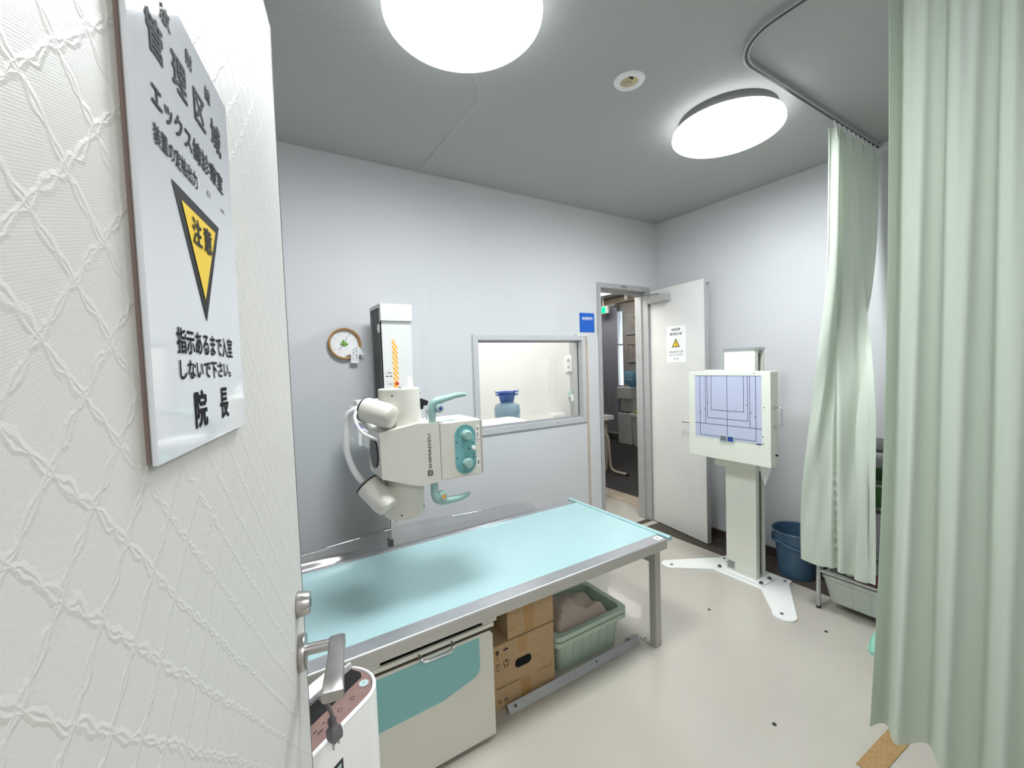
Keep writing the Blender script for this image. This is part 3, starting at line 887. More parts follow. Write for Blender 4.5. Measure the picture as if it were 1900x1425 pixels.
# carriage and arm
cg = G().box(-2.72, -2.395, -.40, -.322, 1.075, 1.30, .006).box(-2.72, -2.575, -.322, -.20, 1.10, 1.26, .004)
obj('carriage', cg, 'beigew', xs)
obj('carriage_label', G().box(-2.735, -2.66, -.4025, -.4005, 1.165, 1.20), mat('purple_print', (.25, .2, .5), .5), xs)
obj('arm', G().box(-2.70, -2.56, -.885, -.40, 1.07, 1.16, .012), 'beigew', xs)
obj('brake_lever', G().tube([(-2.58, -.60, 1.15), (-2.50, -.62, 1.24), (-2.486, -.62, 1.27)], .007, 8).loft([[(x, y, z) for x, z in ((-2.492, 1.255), (-2.470, 1.255), (-2.466, 1.272), (-2.450, 1.270), (-2.441, 1.290), (-2.490, 1.312))] for y in (-.632, -.608)]), 'black', xs, label='black brake lever')
obj('small_post', G().tube([(-2.555, -.90, 1.20), (-2.553, -.90, 1.272)], .003, 8).cyl((-2.553, -.90, 1.264), (-2.553, -.90, 1.278), .005, seg=10), 'steel', xs)
# tube head (modelled about its axis, then set to its real size and place on the arm)
HS = .92
HM = Matrix.Translation((-.2535, -.2037, .116)) @ Matrix.Scale(HS, 4)
obj0 = obj
def obj(name, g, m, parent=None, **kw):
    for v in g.b.verts:
        v.co = HM @ v.co
    return obj0(name, g, m, parent, **kw)
HX, HY = -2.633, -.80
th_ = obj('tube_housing', G().lathe([(.075, .835), (.082, .842), (.084, .86), (.084, 1.355), (.0835, 1.362)], (HX, HY, 0), 48), 'beige', xs, smooth=True)
obj('housing_lid', G().lathe([(.0835, 1.362), (.0835, 1.3665), (.082, 1.368)], (HX, HY, 0), 48), 'mint', th_)
sc_ = G()
for a_, z in ((-2.2, 1.343), (-.45, 1.343), (-2.0, .858), (-.6, .865)):
    d = Vector((math.cos(a_), math.sin(a_), 0))
    sc_.cyl(Vector((HX, HY, z))+d*.080, Vector((HX, HY, z))+d*.0855, .0042, seg=10)
parts('screw', sc_, 'dgrey', th_)
obj('centre_knob', G().cyl((HX-.005, HY-.03, 1.368), (HX-.005, HY-.03, 1.376), .007, seg=12), 'steel', th_)
def horn(a_, b_, r, name):
    a_, b_ = Vector(a_), Vector(b_)
    d = (b_-a_).normalized()
    pr = [(.004, -.034), (r*.66, -.033), (r*.86, -.027), (r*.97, -.012), (r, .006), (r, (b_-a_).length)]
    q = Vector((0, 0, 1)).rotation_difference(d).to_matrix()
    h_ = obj(name, G().lathe([(p, z*1.0) for p, z in pr], a_, 32, q), 'beige', xs, smooth=True)
    obj('collar_ring', G().lathe([(r+.0015, 0), (r+.0025, .003), (r+.0015, .006), (r-.01, .006), (r-.01, 0)], b_-d*.006, 32, q), 'black', h_)
    return h_
horn((-2.715, -.888, 1.268), (-2.778, -.812, 1.294), .0485, 'cable_horn')
horn((-2.735, -.872, .925), (-2.786, -.818, .995), .0485, 'cable_horn')
parts('horn_saddle', G().tube([(-2.735, -.866, 1.275), (HX, HY, 1.262)], .0455, 28).tube([(-2.752, -.855, .947), (HX, HY, .905)], .0455, 28), 'beige', xs, smooth=True)
cov = [(-2.752, 1.206), (-2.600, 1.228), (-2.510, 1.222), (-2.509, .978), (-2.606, .975), (-2.750, 1.028)]
obj('head_cover', G().prism(cov, -.92, -.735, 'y'), 'beige', xs)
cb_ = obj('collimator', G().box(-2.507, -2.318, -.920, -.705, .980, 1.219, .004), 'beige', xs)
obj('top_plate', G().box(-2.50, -2.322, -.905, -.71, 1.219, 1.2215), 'beigew', cb_)
obj('label_plate', G().box(-2.475, -2.42, -.88, -.80, 1.2215, 1.2225), 'palep', cb_)
obj('side_plate', G().box(-2.3185, -2.312, -.921, -.71, .985, 1.216, .001), 'taupe', cb_)
HF = frame((0, -.9202, 0), (1, 0, 0), (0, 0, 1))
pan = obj('control_panel', G().prism(rrect(-2.444, -2.347, .992, 1.203, .0475, 10), -.9215, -.9195, 'y'), 'tealpan', xs, label='teal control panel')
PF = frame((0, -.9216, 0), (1, 0, 0), (0, 0, 1))
tk = G()
for cz in (1.158, 1.038):
    for k in range(20):
        a_ = (PI*k/19) if cz > 1.1 else (-PI*k/19)
        c_, s_ = math.cos(a_), math.sin(a_)
        r0, r1 = .033, (.041 if k % 3 else .0445)
        nx, ny = -s_*.0007, c_*.0007
        cx = -2.394
        tk.flat([(cx+r0*c_-nx, cz+r0*s_-ny), (cx+r1*c_-nx, cz+r1*s_-ny), (cx+r1*c_+nx, cz+r1*s_+ny), (cx+r0*c_+nx, cz+r0*s_+ny)], PF, .0004)
for z in (1.13, 1.065):
    tk.flat([(-2.440, z), (-2.436, z+.004), (-2.432, z), (-2.436, z-.004)], PF, .0004)
tk.flat([(-2.367, 1.118), (-2.353, 1.118), (-2.353, 1.1205), (-2.367, 1.1205)], PF, .0004).flat([(-2.361, 1.113), (-2.359, 1.113), (-2.359, 1.128), (-2.361, 1.128)], PF, .0004).flat([(-2.383, 1.095), (-2.375, 1.095), (-2.375, 1.102), (-2.383, 1.102)], PF, .0004).flat([(-2.363, 1.058), (-2.350, 1.058), (-2.350, 1.061), (-2.363, 1.061)], PF, .0004).flat([(-2.366, 1.07), (-2.352, 1.07), (-2.352, 1.072), (-2.366, 1.072)], PF, .0004)
obj('scale_marks', tk, 'line', pan)
for nm, z in (('dial_knob', 1.158), ('dial_knob', 1.038)):
    kb = []
    for yy, r in ((-.921, .022), (-.932, .0215), (-.944, .0195), (-.946, .017)):
        kb.append([(-2.391+r*(1+.03*math.cos(12*2*PI*k/48))*math.cos(2*PI*k/48), yy, z+r*(1+.03*math.cos(12*2*PI*k/48))*math.sin(2*PI*k/48)) for k in range(48)])
    obj(nm, G().loft(kb), 'tealp', pan, smooth=True)
obj('push_button', G().cyl((-2.360, -.921, 1.099), (-2.360, -.933, 1.099), .0095, .009, 20, bev=.001), 'white', pan, smooth=True, label='white push button')
lb = G().flat([(-2.341, 1.196), (-2.327, 1.196), (-2.327, 1.137), (-2.341, 1.137)], HF, .0006).flat([(-2.343, 1.05), (-2.329, 1.05), (-2.329, 1.015), (-2.343, 1.015)], HF, .0006)
lo = cb_
parts('paper_label', lb, 'paper', cb_)
obj('label_print', G().flat([(-2.337, 1.185), (-2.332, 1.185), (-2.332, 1.172), (-2.337, 1.172)], HF, .0009).flat([(-2.337, 1.164), (-2.333, 1.164), (-2.333, 1.145), (-2.337, 1.145)], HF, .0009).flat([(-2.339, 1.042), (-2.333, 1.042), (-2.333, 1.024), (-2.339, 1.024)], HF, .0009), 'dgrey', lo)
# lettering runs upward
VF = frame((0, -.9203, 0), (0, 0, 1), (-1, 0, 0))
obj('lettering', G().text('SHIMADZU', VF, 1.040, 1.182, 2.549, 2.5615, .012, .0005), 'charc', xs)
lg_ = G()
for a_ in ((1.011, 1.033, 2.546, 2.5495), (1.011, 1.033, 2.5635, 2.567), (1.011, 1.0145, 2.5495, 2.5635), (1.0295, 1.033, 2.5495, 2.5635), (1.0145, 1.018, 2.555, 2.558), (1.026, 1.0295, 2.555, 2.558), (1.0205, 1.0235, 2.5495, 2.553), (1.0205, 1.0235, 2.560, 2.5635), (1.018, 1.026, 2.553, 2.5548), (1.018, 1.026, 2.5583, 2.560)):
    lg_.flat([(a_[0], a_[2]), (a_[1], a_[2]), (a_[1], a_[3]), (a_[0], a_[3])], VF, .0005)
obj('maker_mark', lg_, 'charc', xs)
# handles
def grip(pts, rs, btn, bm_, name):
    pts = smoothpath(pts, 6)
    n = len(pts)
    R = []
    for i in range(n):
        f = i/(n-1)*(len(rs)-1)
        k = min(int(f), len(rs)-2)
        R.append(rs[k]+(rs[k+1]-rs[k])*(f-k))
    h_ = obj(name, G().tube(pts, R, 14), 'tealp', xs, smooth=True, label='teal grip handle')
    c = Vector(btn)
    b1 = obj('button_boss', G().cyl(c+Vector((0, .016, 0)), c+Vector((0, -.008, 0)), .0195, .0175, 24, bev=.002), 'tealp', h_, smooth=True)
    obj('button_ring', G().lathe([(.0085, 0), (.012, .001), (.012, .004), (.0085, .005)], c+Vector((0, -.0075, 0)), 24, Matrix.Rotation(PI/2, 3, 'X')), 'chrome', h_, smooth=True)
    obj('button', G().cyl(c+Vector((0, -.007, 0)), c+Vector((0, -.0140, 0)), .0085, .0075, 20), bm_, h_)
grip([(-2.532, -.90, 1.215), (-2.531, -.90, 1.250), (-2.530, -.90, 1.285), (-2.520, -.90, 1.304), (-2.498, -.90, 1.312), (-2.465, -.90, 1.319), (-2.425, -.90, 1.327), (-2.392, -.90, 1.330), (-2.375, -.90, 1.328)], [.0155, .0155, .0155, .017, .0175, .0145, .012, .0105, .007], (-2.504, -.914, 1.281), 'bluel', 'upper_grip')
grip([(-2.534, -.90, .985), (-2.534, -.90, .955), (-2.533, -.90, .925), (-2.522, -.90, .903), (-2.497, -.90, .892), (-2.465, -.90, .888), (-2.42, -.90, .888), (-2.392, -.90, .893), (-2.372, -.90, .900)], [.0155, .0155, .017, .019, .019, .0155, .013, .0115, .007], (-2.504, -.914, .916), 'orange', 'lower_grip')
# cables
parts('high_tension_cable', G().tube(smoothpath([(-2.800, -.795, 1.298), (-2.835, -.775, 1.27), (-2.845, -.77, 1.20), (-2.845, -.775, 1.12), (-2.825, -.80, 1.05), (-2.800, -.81, 1.005)], 6), .0125, 14).tube(smoothpath([(-2.795, -.80, 1.25), (-2.76, -.74, 1.22), (-2.70, -.60, 1.18), (-2.66, -.42, 1.2)], 6), .013, 12), 'white', xs, smooth=True)
parts('control_cable', G().tube(smoothpath([(-2.812, -.83, 1.300), (-2.828, -.87, 1.262), (-2.812, -.90, 1.215), (-2.775, -.905, 1.190), (-2.745, -.89, 1.172)], 6), .006, 10).tube(smoothpath([(-2.52, -.72, .95), (-2.50, -.68, .945), (-2.47, -.60, .965), (-2.46, -.50, 1.02)], 6), .006, 8), 'white', xs, smooth=True)
obj('rear_flange', G().cyl((-2.757, -.83, 1.118), (-2.735, -.83, 1.118), .060, seg=28), 'black', xs)
obj('paper_tag', G().prism([(-2.585, 1.363), (-2.560, 1.363), (-2.565, 1.402), (-2.578, 1.418), (-2.584, 1.415)], -.775, -.773, 'y'), 'paper', xs)

obj = obj0
# ------------------------------------------------------------------ chest stand
bk = thing('chest_bucky_stand', 'pale mint chest x-ray stand with lilac ruled screen by the open door', 'x-ray stand', (-.45, -1.017, 0))
CYB = -1.0175
def V(x, y, z):
    return Vector((x, y, z))
def footlobe():
    # one splayed foot: neck near the column, round toe
    toe = Vector((-.712, .372))
    r = .060
    p = [(-.295, .222), (-.345, .228)]
    for k in range(13):
        a_ = math.radians(68+k*(212-28)/12)
        p.append((toe.x+r*math.cos(a_), toe.y+r*math.sin(a_)))
    p += [(-.560, .172), (-.545, .160)]
    return p
foot = [(x, CYB+y) for x, y in footlobe()]
foot = foot + [(x, 2*CYB-y) for x, y in foot[::-1]]
foot = foot[::-1]
obj('foot_plate', G().prism(foot, .0, .012), 'beigew', bk)
fl = obj('flange', G().box(-.522, -.372, CYB-.157, CYB+.157, .012, .022, .001), 'beigew', bk)
bl = G()
for x in (-.50, -.40):
    for y in (CYB-.138, CYB+.138):
        bl.lathe([(.013, .022), (.013, .030), (.007, .030), (.007, .036)], (x, y, 0), 12)
for x, y, z in ((-.715, CYB+.360, .012), (-.715, CYB-.360, .012), (-.34, CYB+.20, .012), (-.335, CYB-.20, .012)):
    bl.cyl((x, y, z), (x, y, z+.004), .009, seg=12)
parts('anchor_bolt', bl, 'dgrey', bk)
obj('column', G().box(-.482, -.440, CYB-.100, CYB+.100, .022, 1.490, .003).box(-.440, -.385, CYB-.080, CYB+.080, .022, 1.490).box(-.392, -.372, CYB-.1, CYB+.1, .022, 1.49), 'mint', bk)
obj('column_groove', G().box(-.438, -.392, CYB-.0835, CYB-.0800, .03, 1.47), 'dgrey', bk)
obj('column_cap', G().box(-.486, -.368, CYB-.104, CYB+.104, 1.488, 1.508, .002), 'alu', bk, label='grey metal cap')
obj('carriage', G().box(-.548, -.484, CYB-.135, CYB+.135, .735, .80, .003).box(-.548, -.484, CYB-.10, CYB+.10, .80, 1.33), 'mint', bk)
BX0, BX1, BY0, BY1, BZ0, BZ1 = -.630, -.547, -1.283, -.752, .800, 1.361
bd = obj('cassette_box', G().box(BX0, BX1, BY0, BY1, BZ0, BZ1, .002), 'mint', bk)
obj('box_seam', G().box(BX0+.0055, BX0+.008, BY0-.0008, BY1+.0008, BZ0-.0004, BZ1+.0006), 'taupe', bd)
# local frame on the screen: right (seen from -X) is -Y
BFr = frame((BX0-.0002, BY1, BZ0), (0, -1, 0), (0, 0, 1))
sc_ = obj('screen', G().flat([(.050, .132), (.481, .132), (.481, .536), (.050, .536)], BFr, .0012, .002), 'lilac', bk, label='lilac screen face with dark ruled lines')
ln = G()
def hl(x0, x1, y, wd=.0015):
    ln.flat([(x0, y-wd), (x1, y-wd), (x1, y+wd), (x0, y+wd)], BFr, .0018)
def vl(x, y0, y1, wd=.0015):
    ln.flat([(x-wd, y0), (x+wd, y0), (x+wd, y1), (x-wd, y1)], BFr, .0018)
top = .534
vl(.272, .14, top); vl(.086, .146, top); vl(.448, .146, top); hl(.086, .448, .146); hl(.050, .481, .222)
vl(.126, .222, top); vl(.413, .222, top); vl(.138, .262, top); vl(.400, .262, top); hl(.138, .400, .262)
vl(.166, .315, top); vl(.376, .315, top); hl(.166, .376, .315); hl(.050, .481, .5345)
for x, y in ((.143, .358), (.395, .358), (.119, .315), (.422, .315), (.091, .292), (.443, .292)):
    hl(x-.004, x+.004, y, .0018)
obj('ruled_lines', ln, 'line', sc_)
pl_ = obj('marker_plate', G().flat([(.222, .121), (.318, .121), (.318, .158), (.222, .158)], BFr, .006, .005), 'palep', sc_)
obj('marker_blue', G().flat([(.275, .125), (.312, .125), (.312, .154), (.275, .154)], BFr, .0068), 'bluel', sc_)
obj('marker_grey', G().flat([(.228, .125), (.268, .125), (.268, .154), (.228, .154)], BFr, .0068), 'tagg', sc_)
obj('maker_plate', G().flat([(.450, .127), (.480, .127), (.480, .134), (.450, .134)], BFr, .002), 'line', sc_)
dots = G()
for x, y in ((.440, .5485), (.494, .350), (.489, .178), (.489, .136)):
    dots.flat(circ(x, y, .0035), BFr, .0012)
parts('index_dot', dots, 'base', bd)
for nm, y, s in (('grab_handle', BY0, -1),):
    yc_ = .041
    hh = smoothpath([(-.595, y, 1.150), (-.595, y+s*.03, 1.150), (-.595, y+s*.043, 1.140), (-.595, y+s*.043, 1.10), (-.595, y+s*.043, 1.052), (-.595, y+s*.03, 1.042), (-.595, y, 1.042)], 5)
    obj(nm, G().tube(hh, .0055, 10).cyl((-.595, y, 1.15), (-.595, y+s*.006, 1.15), .010, seg=14).cyl((-.595, y, 1.042), (-.595, y+s*.006, 1.042), .010, seg=14), 'chrome', bd, smooth=True)
obj('side_knob', G().cyl((-.575, BY0, .868), (-.575, BY0-.012, .868), .006, seg=10), 'black', bd)
obj('rating_plate', G().box(-.4832, -.4815, CYB+.04, CYB+.092, .035, .090), 'alu', bk, label='small grey rating plate')
RF = frame((-.4833, CYB+.066, .035), (0, -1, 0), (0, 0, 1))
rl_ = G()
for k in range(5):
    rl_.flat([(-.022, .008+.009*k), (.018, .008+.009*k), (.018, .011+.009*k), (-.022, .011+.009*k)], RF, .0004)
obj('rating_print', rl_, 'dgrey', bk)
hp_ = obj('folded_paper', G().box(-.615, -.56, -.965, -.862, 1.3615, 1.371, .002), 'paper')
tag(hp_, 'small folded white paper lying on top of the mint chest stand box', 'paper')
tg = obj('hanging_paper_tag', G().prism([(-1.150, .775), (-1.215, .790), (-1.222, .755), (-1.186, .655), (-1.166, .700)], -.505, -.503, 'x'), 'paper')
tag(tg, 'white paper tag hanging under the corner of the chest stand box', 'tag')

# ------------------------------------------------------------------ bucket, rack, baskets
bq = thing('bucket', 'dark blue plastic bucket between the chest stand and the curtain', 'bucket', (-.150, -1.205, .0005))
c = (-.150, -1.205, .0005)
obj('shell', G().lathe([(.100, 0), (.105, .004), (.120, .19), (.124, .20), (.137, .288), (.143, .290), (.145, .298), (.141, .304), (.135, .300), (.118, .2), (.098, .008), (.002, .008)], c, 40), 'bucket', bq, smooth=True)
hb = [(c[0]+.130*math.cos(t)*1.02, c[1]+.130*math.sin(t)*1.02, .235-.045*math.sin(t-PI*.0)*0-.035*abs(math.sin(t+.4))) for t in [PI*.65+PI*k/16 for k in range(17)]]
obj('handle', G().tube(hb, .009, 10).cyl((hb[0][0], hb[0][1], .21), (hb[0][0], hb[0][1], .262), .012).cyl((hb[-1][0], hb[-1][1], .21), (hb[-1][0], hb[-1][1], .262), .012), 'bucket', bq, smooth=True)

rk = thing('metal_rack', 'silver tube rack standing behind the gathered curtain by the wall', 'rack', (-.29, -1.9, 0))
for x in (-.462, -.06):
    for y in (-1.455, -2.35):
        lg = obj('leg', G().cyl((x, y, .012), (x, y, .95), .011, seg=14), 'alu', rk, smooth=True)
        obj('foot_cap', G().cyl((x, y, 0), (x, y, .014), .0125, seg=14), 'black', lg)
rb = G()
for z in (.222, .648, .764):
    for x in (-.462, -.06):
        rb.cyl((x, -1.455, z), (x, -2.35, z), .009, seg=12)
    for y in (-1.455, -2.35):
        rb.cyl((-.462, y, z), (-.06, y, z), .009, seg=12)
parts('crossbar', rb, 'chrome', rk, smooth=True)
parts('shelf', G().box(-.445, -.07, -2.33, -1.48, .615, .630).box(-.445, -.07, -2.33, -1.48, .935, .95), 'dgrey', rk)
def basket(cx, cy, z0, h, wx, wy, m, label, name, ribs=True):
    t = thing(name, label, 'basket', (cx, cy, z0))
    def ring(ax_, ay, zz, r=.03):
        return [(x, y, zz) for x, y in rrect(cx-ax_, cx+ax_, cy-ay, cy+ay, r, 4)]
    rb = (G().loft([ring(wx-.03, wy-.03, z0), ring(wx-.006, wy-.006, z0+h-.02), ring(wx, wy, z0+h-.02), ring(wx, wy, z0+h), ring(wx-.014, wy-.014, z0+h), ring(wx-.036, wy-.036, z0+.006)]))
    n = 8
    for k in range(n):
        y = cy-wy+.06+(2*wy-.12)*k/(n-1)
        rb.loft([[(cx-wx+.0285, y-.002, z0+.003), (cx-wx+.0285, y+.002, z0+.003), (cx-wx+.032, y+.002, z0+.003), (cx-wx+.032, y-.002, z0+.003)], [(cx-wx+.0045, y-.002, z0+h-.02), (cx-wx+.0045, y+.002, z0+h-.02), (cx-wx+.008, y+.002, z0+h-.02), (cx-wx+.008, y-.002, z0+h-.02)]])
    obj('shell', rb, m, t, smooth=True)
    return t
bs = basket(-.262, -1.805, .045, .155, .19, .345, 'basket', 'grey green plastic basket low on the rack beneath the curtain hem', 'storage_basket')
rows = []
for i in range(13):
    row = []
    for j in range(21):
        u, v = i/12, j/20
        e = min(u, 1-u, v, 1-v)
        row.append((-.415+.31*u, -2.09+.57*v, .125+.055*min(1, 5*e)+.012*math.sin(11*u+17*v)+.01*math.sin(23*v)))
    rows.append(row)
tag(obj('folded_fabric', G().grid(rows), 'red', smooth=True), 'maroon fabric lying in the grey green basket', 'fabric')
basket(-.265, -1.86, .632, .15, .16, .30, 'greenbox', 'dark green plastic box on the upper shelf of the rack', 'storage_box')
sl = thing('rubber_slipper', 'mint green rubber slipper peeking out under the near curtain', 'slipper', (-.62, -1.79, 0))
prf = []
for t_ in range(11):
    f = t_/10
    wd = .046*math.sin(PI*min(f*1.0+.02, .98))**.45
    prf.append((f, wd))
rg_ = []
for f, wd in prf:
    x = -.695+.24*f
    hh = .018+.050*math.sin(PI*min(.5, f*.9))**.7*(1 if f < .6 else max(.25, 1-(f-.6)*2.2))
    rg_.append([(x, -1.785+wd*math.cos(2*PI*k/14), .001+hh*(.5+.5*math.sin(2*PI*k/14))) for k in range(14)])
obj('upper', G().loft(rg_), 'mintf', sl, smooth=True)
so = [(x, -1.785+y) for x, y in [(-.70+.25*f, .050*math.sin(PI*min(f+.02, .98))**.4) for f in [k/10 for k in range(11)]]]
so = so + [(x, 2*-1.785-y) for x, y in so[::-1]]
obj('sole', G().prism(so[::-1], 0, .014), 'mintf', sl)
ct = Vector((-1.365, -1.986, 0)), Vector((-1.113, -1.998, 0))
tp_ = G()
tp_.prism([(-1.420, -1.955), (-1.110, -1.968), (-1.113, -2.035), (-1.422, -2.020)], 0.0003, .003)
tag(obj('floor_tape', tp_, 'cork'), 'brown cork tape strip stuck on the floor under the near curtain', 'tape')
plug0 = None
for k, (x, y, r, lab_) in enumerate(((-1.482, -1.713, .0085, 'dark floor plug between the brown tape strip and the table'), (-.981, -1.113, .0075, 'dark floor plug in front of the chest stand'), (-.675, -1.575, .0085, 'dark floor plug near the gathered curtain hem'), (-1.437, -1.099, .007, 'dark floor plug beside the foot of the front table leg'))):
    if plug0 is None:
        plug0 = obj('floor_plug', G().cyl((x, y, 0), (x, y, .0025), r, r*.8, 14), 'dark')
        o = plug0
    else:
        o = plug0.copy()
        COL.objects.link(o)
        o.location = (x, y, 0)
    tag(o, lab_, 'floor plug', 'dark plugs in the floor')

# ------------------------------------------------------------------ air purifier
PO = Vector((-2.8845, -1.4188, 0))
ap = thing('air_purifier', 'white slab air purifier with rose control strip behind the wallpapered door', 'air purifier', PO, rotz=math.atan2(.572, .82))
ZP = .62
def stad(o_, z):
    return [(x, y, z) for x, y in rrect(-.40+o_, 0-o_, o_, .180-o_, .0855-o_, 10)]
obj('body', G().loft([stad(.004, 0), stad(0, .004), stad(0, ZP-.010), stad(.001, ZP-.004)]), 'beigew', ap, smooth=True)
obj('rim', G().loft([stad(.0005, ZP-.004), stad(0, ZP), stad(.003, ZP+.004), stad(.008, ZP+.004), stad(.010, ZP), stad(.010, ZP-.004)]), 'white', ap, smooth=True)
obj('control_panel', G().loft([stad(.011, ZP-.003), stad(.011, ZP+.0015)]), 'pink', ap, label='rose brown control panel')
slot = [(-.40+.03, .078), (-.022, .080), (-.016, .090), (-.02, .104), (-.02, .120), (-.37, .120)]
obj('air_outlet', G().prism([(-.37, .070), (-.030, .070), (-.018, .084), (-.018, .124), (-.37, .124)], ZP+.0016, ZP+.0035), 'black', ap)
fp = G().loft([[(-.37, .118, ZP+.004), (-.012, .118, ZP+.004), (-.012, .123, ZP+.004), (-.37, .123, ZP+.004)], [(-.37, .113, ZP+.026), (-.022, .113, ZP+.026), (-.022, .118, ZP+.026), (-.37, .118, ZP+.026)]])
obj('outlet_flap', fp, 'white', ap)
obj('top_cover', G().loft([[(x, y, ZP+.004) for x, y in rrect(-.39, -.035, .124, .172, .02, 4)], [(x, y, ZP+.011) for x, y in rrect(-.385, -.04, .126, .168, .02, 4)]]), 'white', ap, smooth=True)
TFp = frame((0, 0, ZP+.0016), (1, 0, 0), (0, 1, 0))
obj('button', G().flat(circ(-.045, .048, .0125, 24), TFp, .001), 'palep', ap, label='pale round power button')
bp_ = G()
for x in (-.095, -.135):
    ring_ = circ(x, .040, .0065, 16)
    for k in range(16):
        a_, b_ = ring_[k], ring_[(k+1) % 16]
        ia, ib = (x+(a_[0]-x)*.8, .04+(a_[1]-.04)*.8), (x+(b_[0]-x)*.8, .04+(b_[1]-.04)*.8)
        bp_.flat([a_, b_, ib, ia], TFp, .001)
for x, y, w_ in ((-.17, .040, .012), (-.178, .048, .006), (-.20, .036, .016), (-.205, .046, .01), (-.24, .04, .02)):
    bp_.flat([(x-w_/2, y-.0015), (x+w_/2, y-.0015), (x+w_/2, y+.0015), (x-w_/2, y+.0015)], TFp, .001)
bp_.flat([(-.049, .046), (-.040, .049), (-.041, .0505), (-.050, .0475)], TFp, .0016)
obj('icons', bp_, 'base', ap)
LF = frame((0, -.0002, 0), (1, 0, 0), (0, 0, 1))
lbl = obj('black_label', G().flat([(-.235, .495), (-.172, .495), (-.172, .549), (-.235, .549)], LF, .0008, .0006), 'black', ap, label='square black label')
obj('label_print', G().flat([(-.19, .53), (-.178, .53), (-.178, .541), (-.19, .541)], LF, .0011).flat([(-.205, .515), (-.18, .515), (-.18, .518), (-.205, .518)], LF, .0011), 'palep', lbl)
cp = smoothpath([(-.40, -.03, .70), (-.33, -.035, .765), (-.270, -.032, .772), (-.248, -.030, .757), (-.231, -.028, .729), (-.221, -.026, .702), (-.218, -.025, .688)], 6)
cr = obj('power_cord', G().tube(cp, .0042, 10), 'cord', ap, smooth=True, label='grey cord dangling with a two pin plug')
pg = G().loft([[(-.218+a*.004, -.024+b_*.004, .692) for a, b_ in ((-1, -1), (1, -1), (1, 1), (-1, 1))], [(-.217+a*.006, -.024+b_*.006, .672) for a, b_ in ((-1, -1), (1, -1), (1, 1), (-1, 1))], [(-.215+a*.013, -.024+b_*.009, .664) for a, b_ in ((-1, -1), (1, -1), (1, 1), (-1, 1))], [(-.213+a*.014, -.024+b_*.010, .646) for a, b_ in ((-1, -1), (1, -1), (1, 1), (-1, 1))], [(-.211+a*.012, -.024+b_*.009, .634) for a, b_ in ((-1, -1), (1, -1), (1, 1), (-1, 1))]])
for k in range(4):
    pg.box(-.2245, -.2115, -.0305, -.0175, .675+.0045*k, .677+.0045*k)
pgo = obj('plug', pg, 'cord', cr)
obj('prongs', G().box(-.2195, -.2180, -.027, -.021, .616, .635).box(-.2045, -.2030, -.027, -.021, .618, .636), 'steel', cr)

# ------------------------------------------------------------------ wall clock and its note
ck = thing('wall_clock', 'round wood framed wall clock with a green leaf at its centre', 'clock', (-2.690, 0, 1.512))
CC = Vector((-2.690, 0, 1.600))
RX = Matrix.Rotation(PI/2, 3, 'X')      # +z -> -y
def ly(prof):
    return [(r, z) for r, z in prof]
obj('frame', G().lathe([(.080, .0), (.086, .004), (.0885, .016), (.0885, .026), (.085, .031), (.0795, .030), (.076, .022), (.076, .0)], CC, 56, RX), 'wood', ck, smooth=True)
obj('dial', G().cyl(CC+V(0, -.001, 0), CC+V(0, -.012, 0), .0765, seg=48), 'paper', ck)
KF = frame(CC+V(0, -.0122, 0), (1, 0, 0), (0, 0, 1))
dg = G()
for k in range(12):
    a_ = PI/2-2*PI*(k+1)/12
    cx, cz = .060*math.cos(a_), .060*math.sin(a_)
    dg.text(str(k+1), KF, cx-(.006 if k > 8 else .0035), cx+(.006 if k > 8 else .0035), cz-.006, cz+.006, 0, .0004)
for k in range(60):
    a_ = 2*PI*k/60
    c_, s_ = math.cos(a_), math.sin(a_)
    dg.flat([(.070*c_-.0004*s_, .070*s_+.0004*c_), (.074*c_-.0004*s_, .074*s_+.0004*c_), (.074*c_+.0004*s_, .074*s_-.0004*c_), (.070*c_+.0004*s_, .070*s_-.0004*c_)], KF, .0004)
obj('numerals', dg, 'palep', ck)
parts('clock_hand', G().tube([CC+V(.018, -.016, .046), CC+V(-.002, -.016, -.004)], .0011, 6).tube([CC+V(-.036, -.015, -.034), CC+V(0, -.015, 0)], .0011, 6), 'dgrey', ck)
lf = G()
for a_, L_, wd in ((1.75, .022, .006), (-.15, .024, .008), (-1.2, .018, .0065), (3.25, .020, .006)):
    d = Vector((math.cos(a_), 0, math.sin(a_)))
    n_ = Vector((-d.z, 0, d.x))
    rowA, rowB, rowC = [], [], []
    for k in range(7):
        f = k/6
        w_ = wd*math.sin(PI*f)**.8
        p = CC+V(-.004, -.018, .002)+d*(L_*f)
        rowA.append(p-n_*w_)
        rowB.append(p+V(0, -.002, 0))
        rowC.append(p+n_*w_)
    lf.grid([rowA, rowB, rowC])
obj('leaf_ornament', lf, 'green', ck)
an = thing('paper_arrow_note', 'white arrow shaped paper note with handwriting taped to the wall clock', 'note', (-2.645, -.033, 1.490))
NFr = frame((-2.640, -.0335, 1.545), (.997, 0, -.075), (.075, 0, .997))
ar = [(-.019, -.055), (.018, -.055), (.022, -.051), (.020, -.008), (.052, -.003), (.006, .062), (.000, .062), (-.046, -.008), (-.020, -.008), (-.022, -.052)]
obj('sheet', G().flat(ar, NFr, .0006, .0008), 'paper', an)
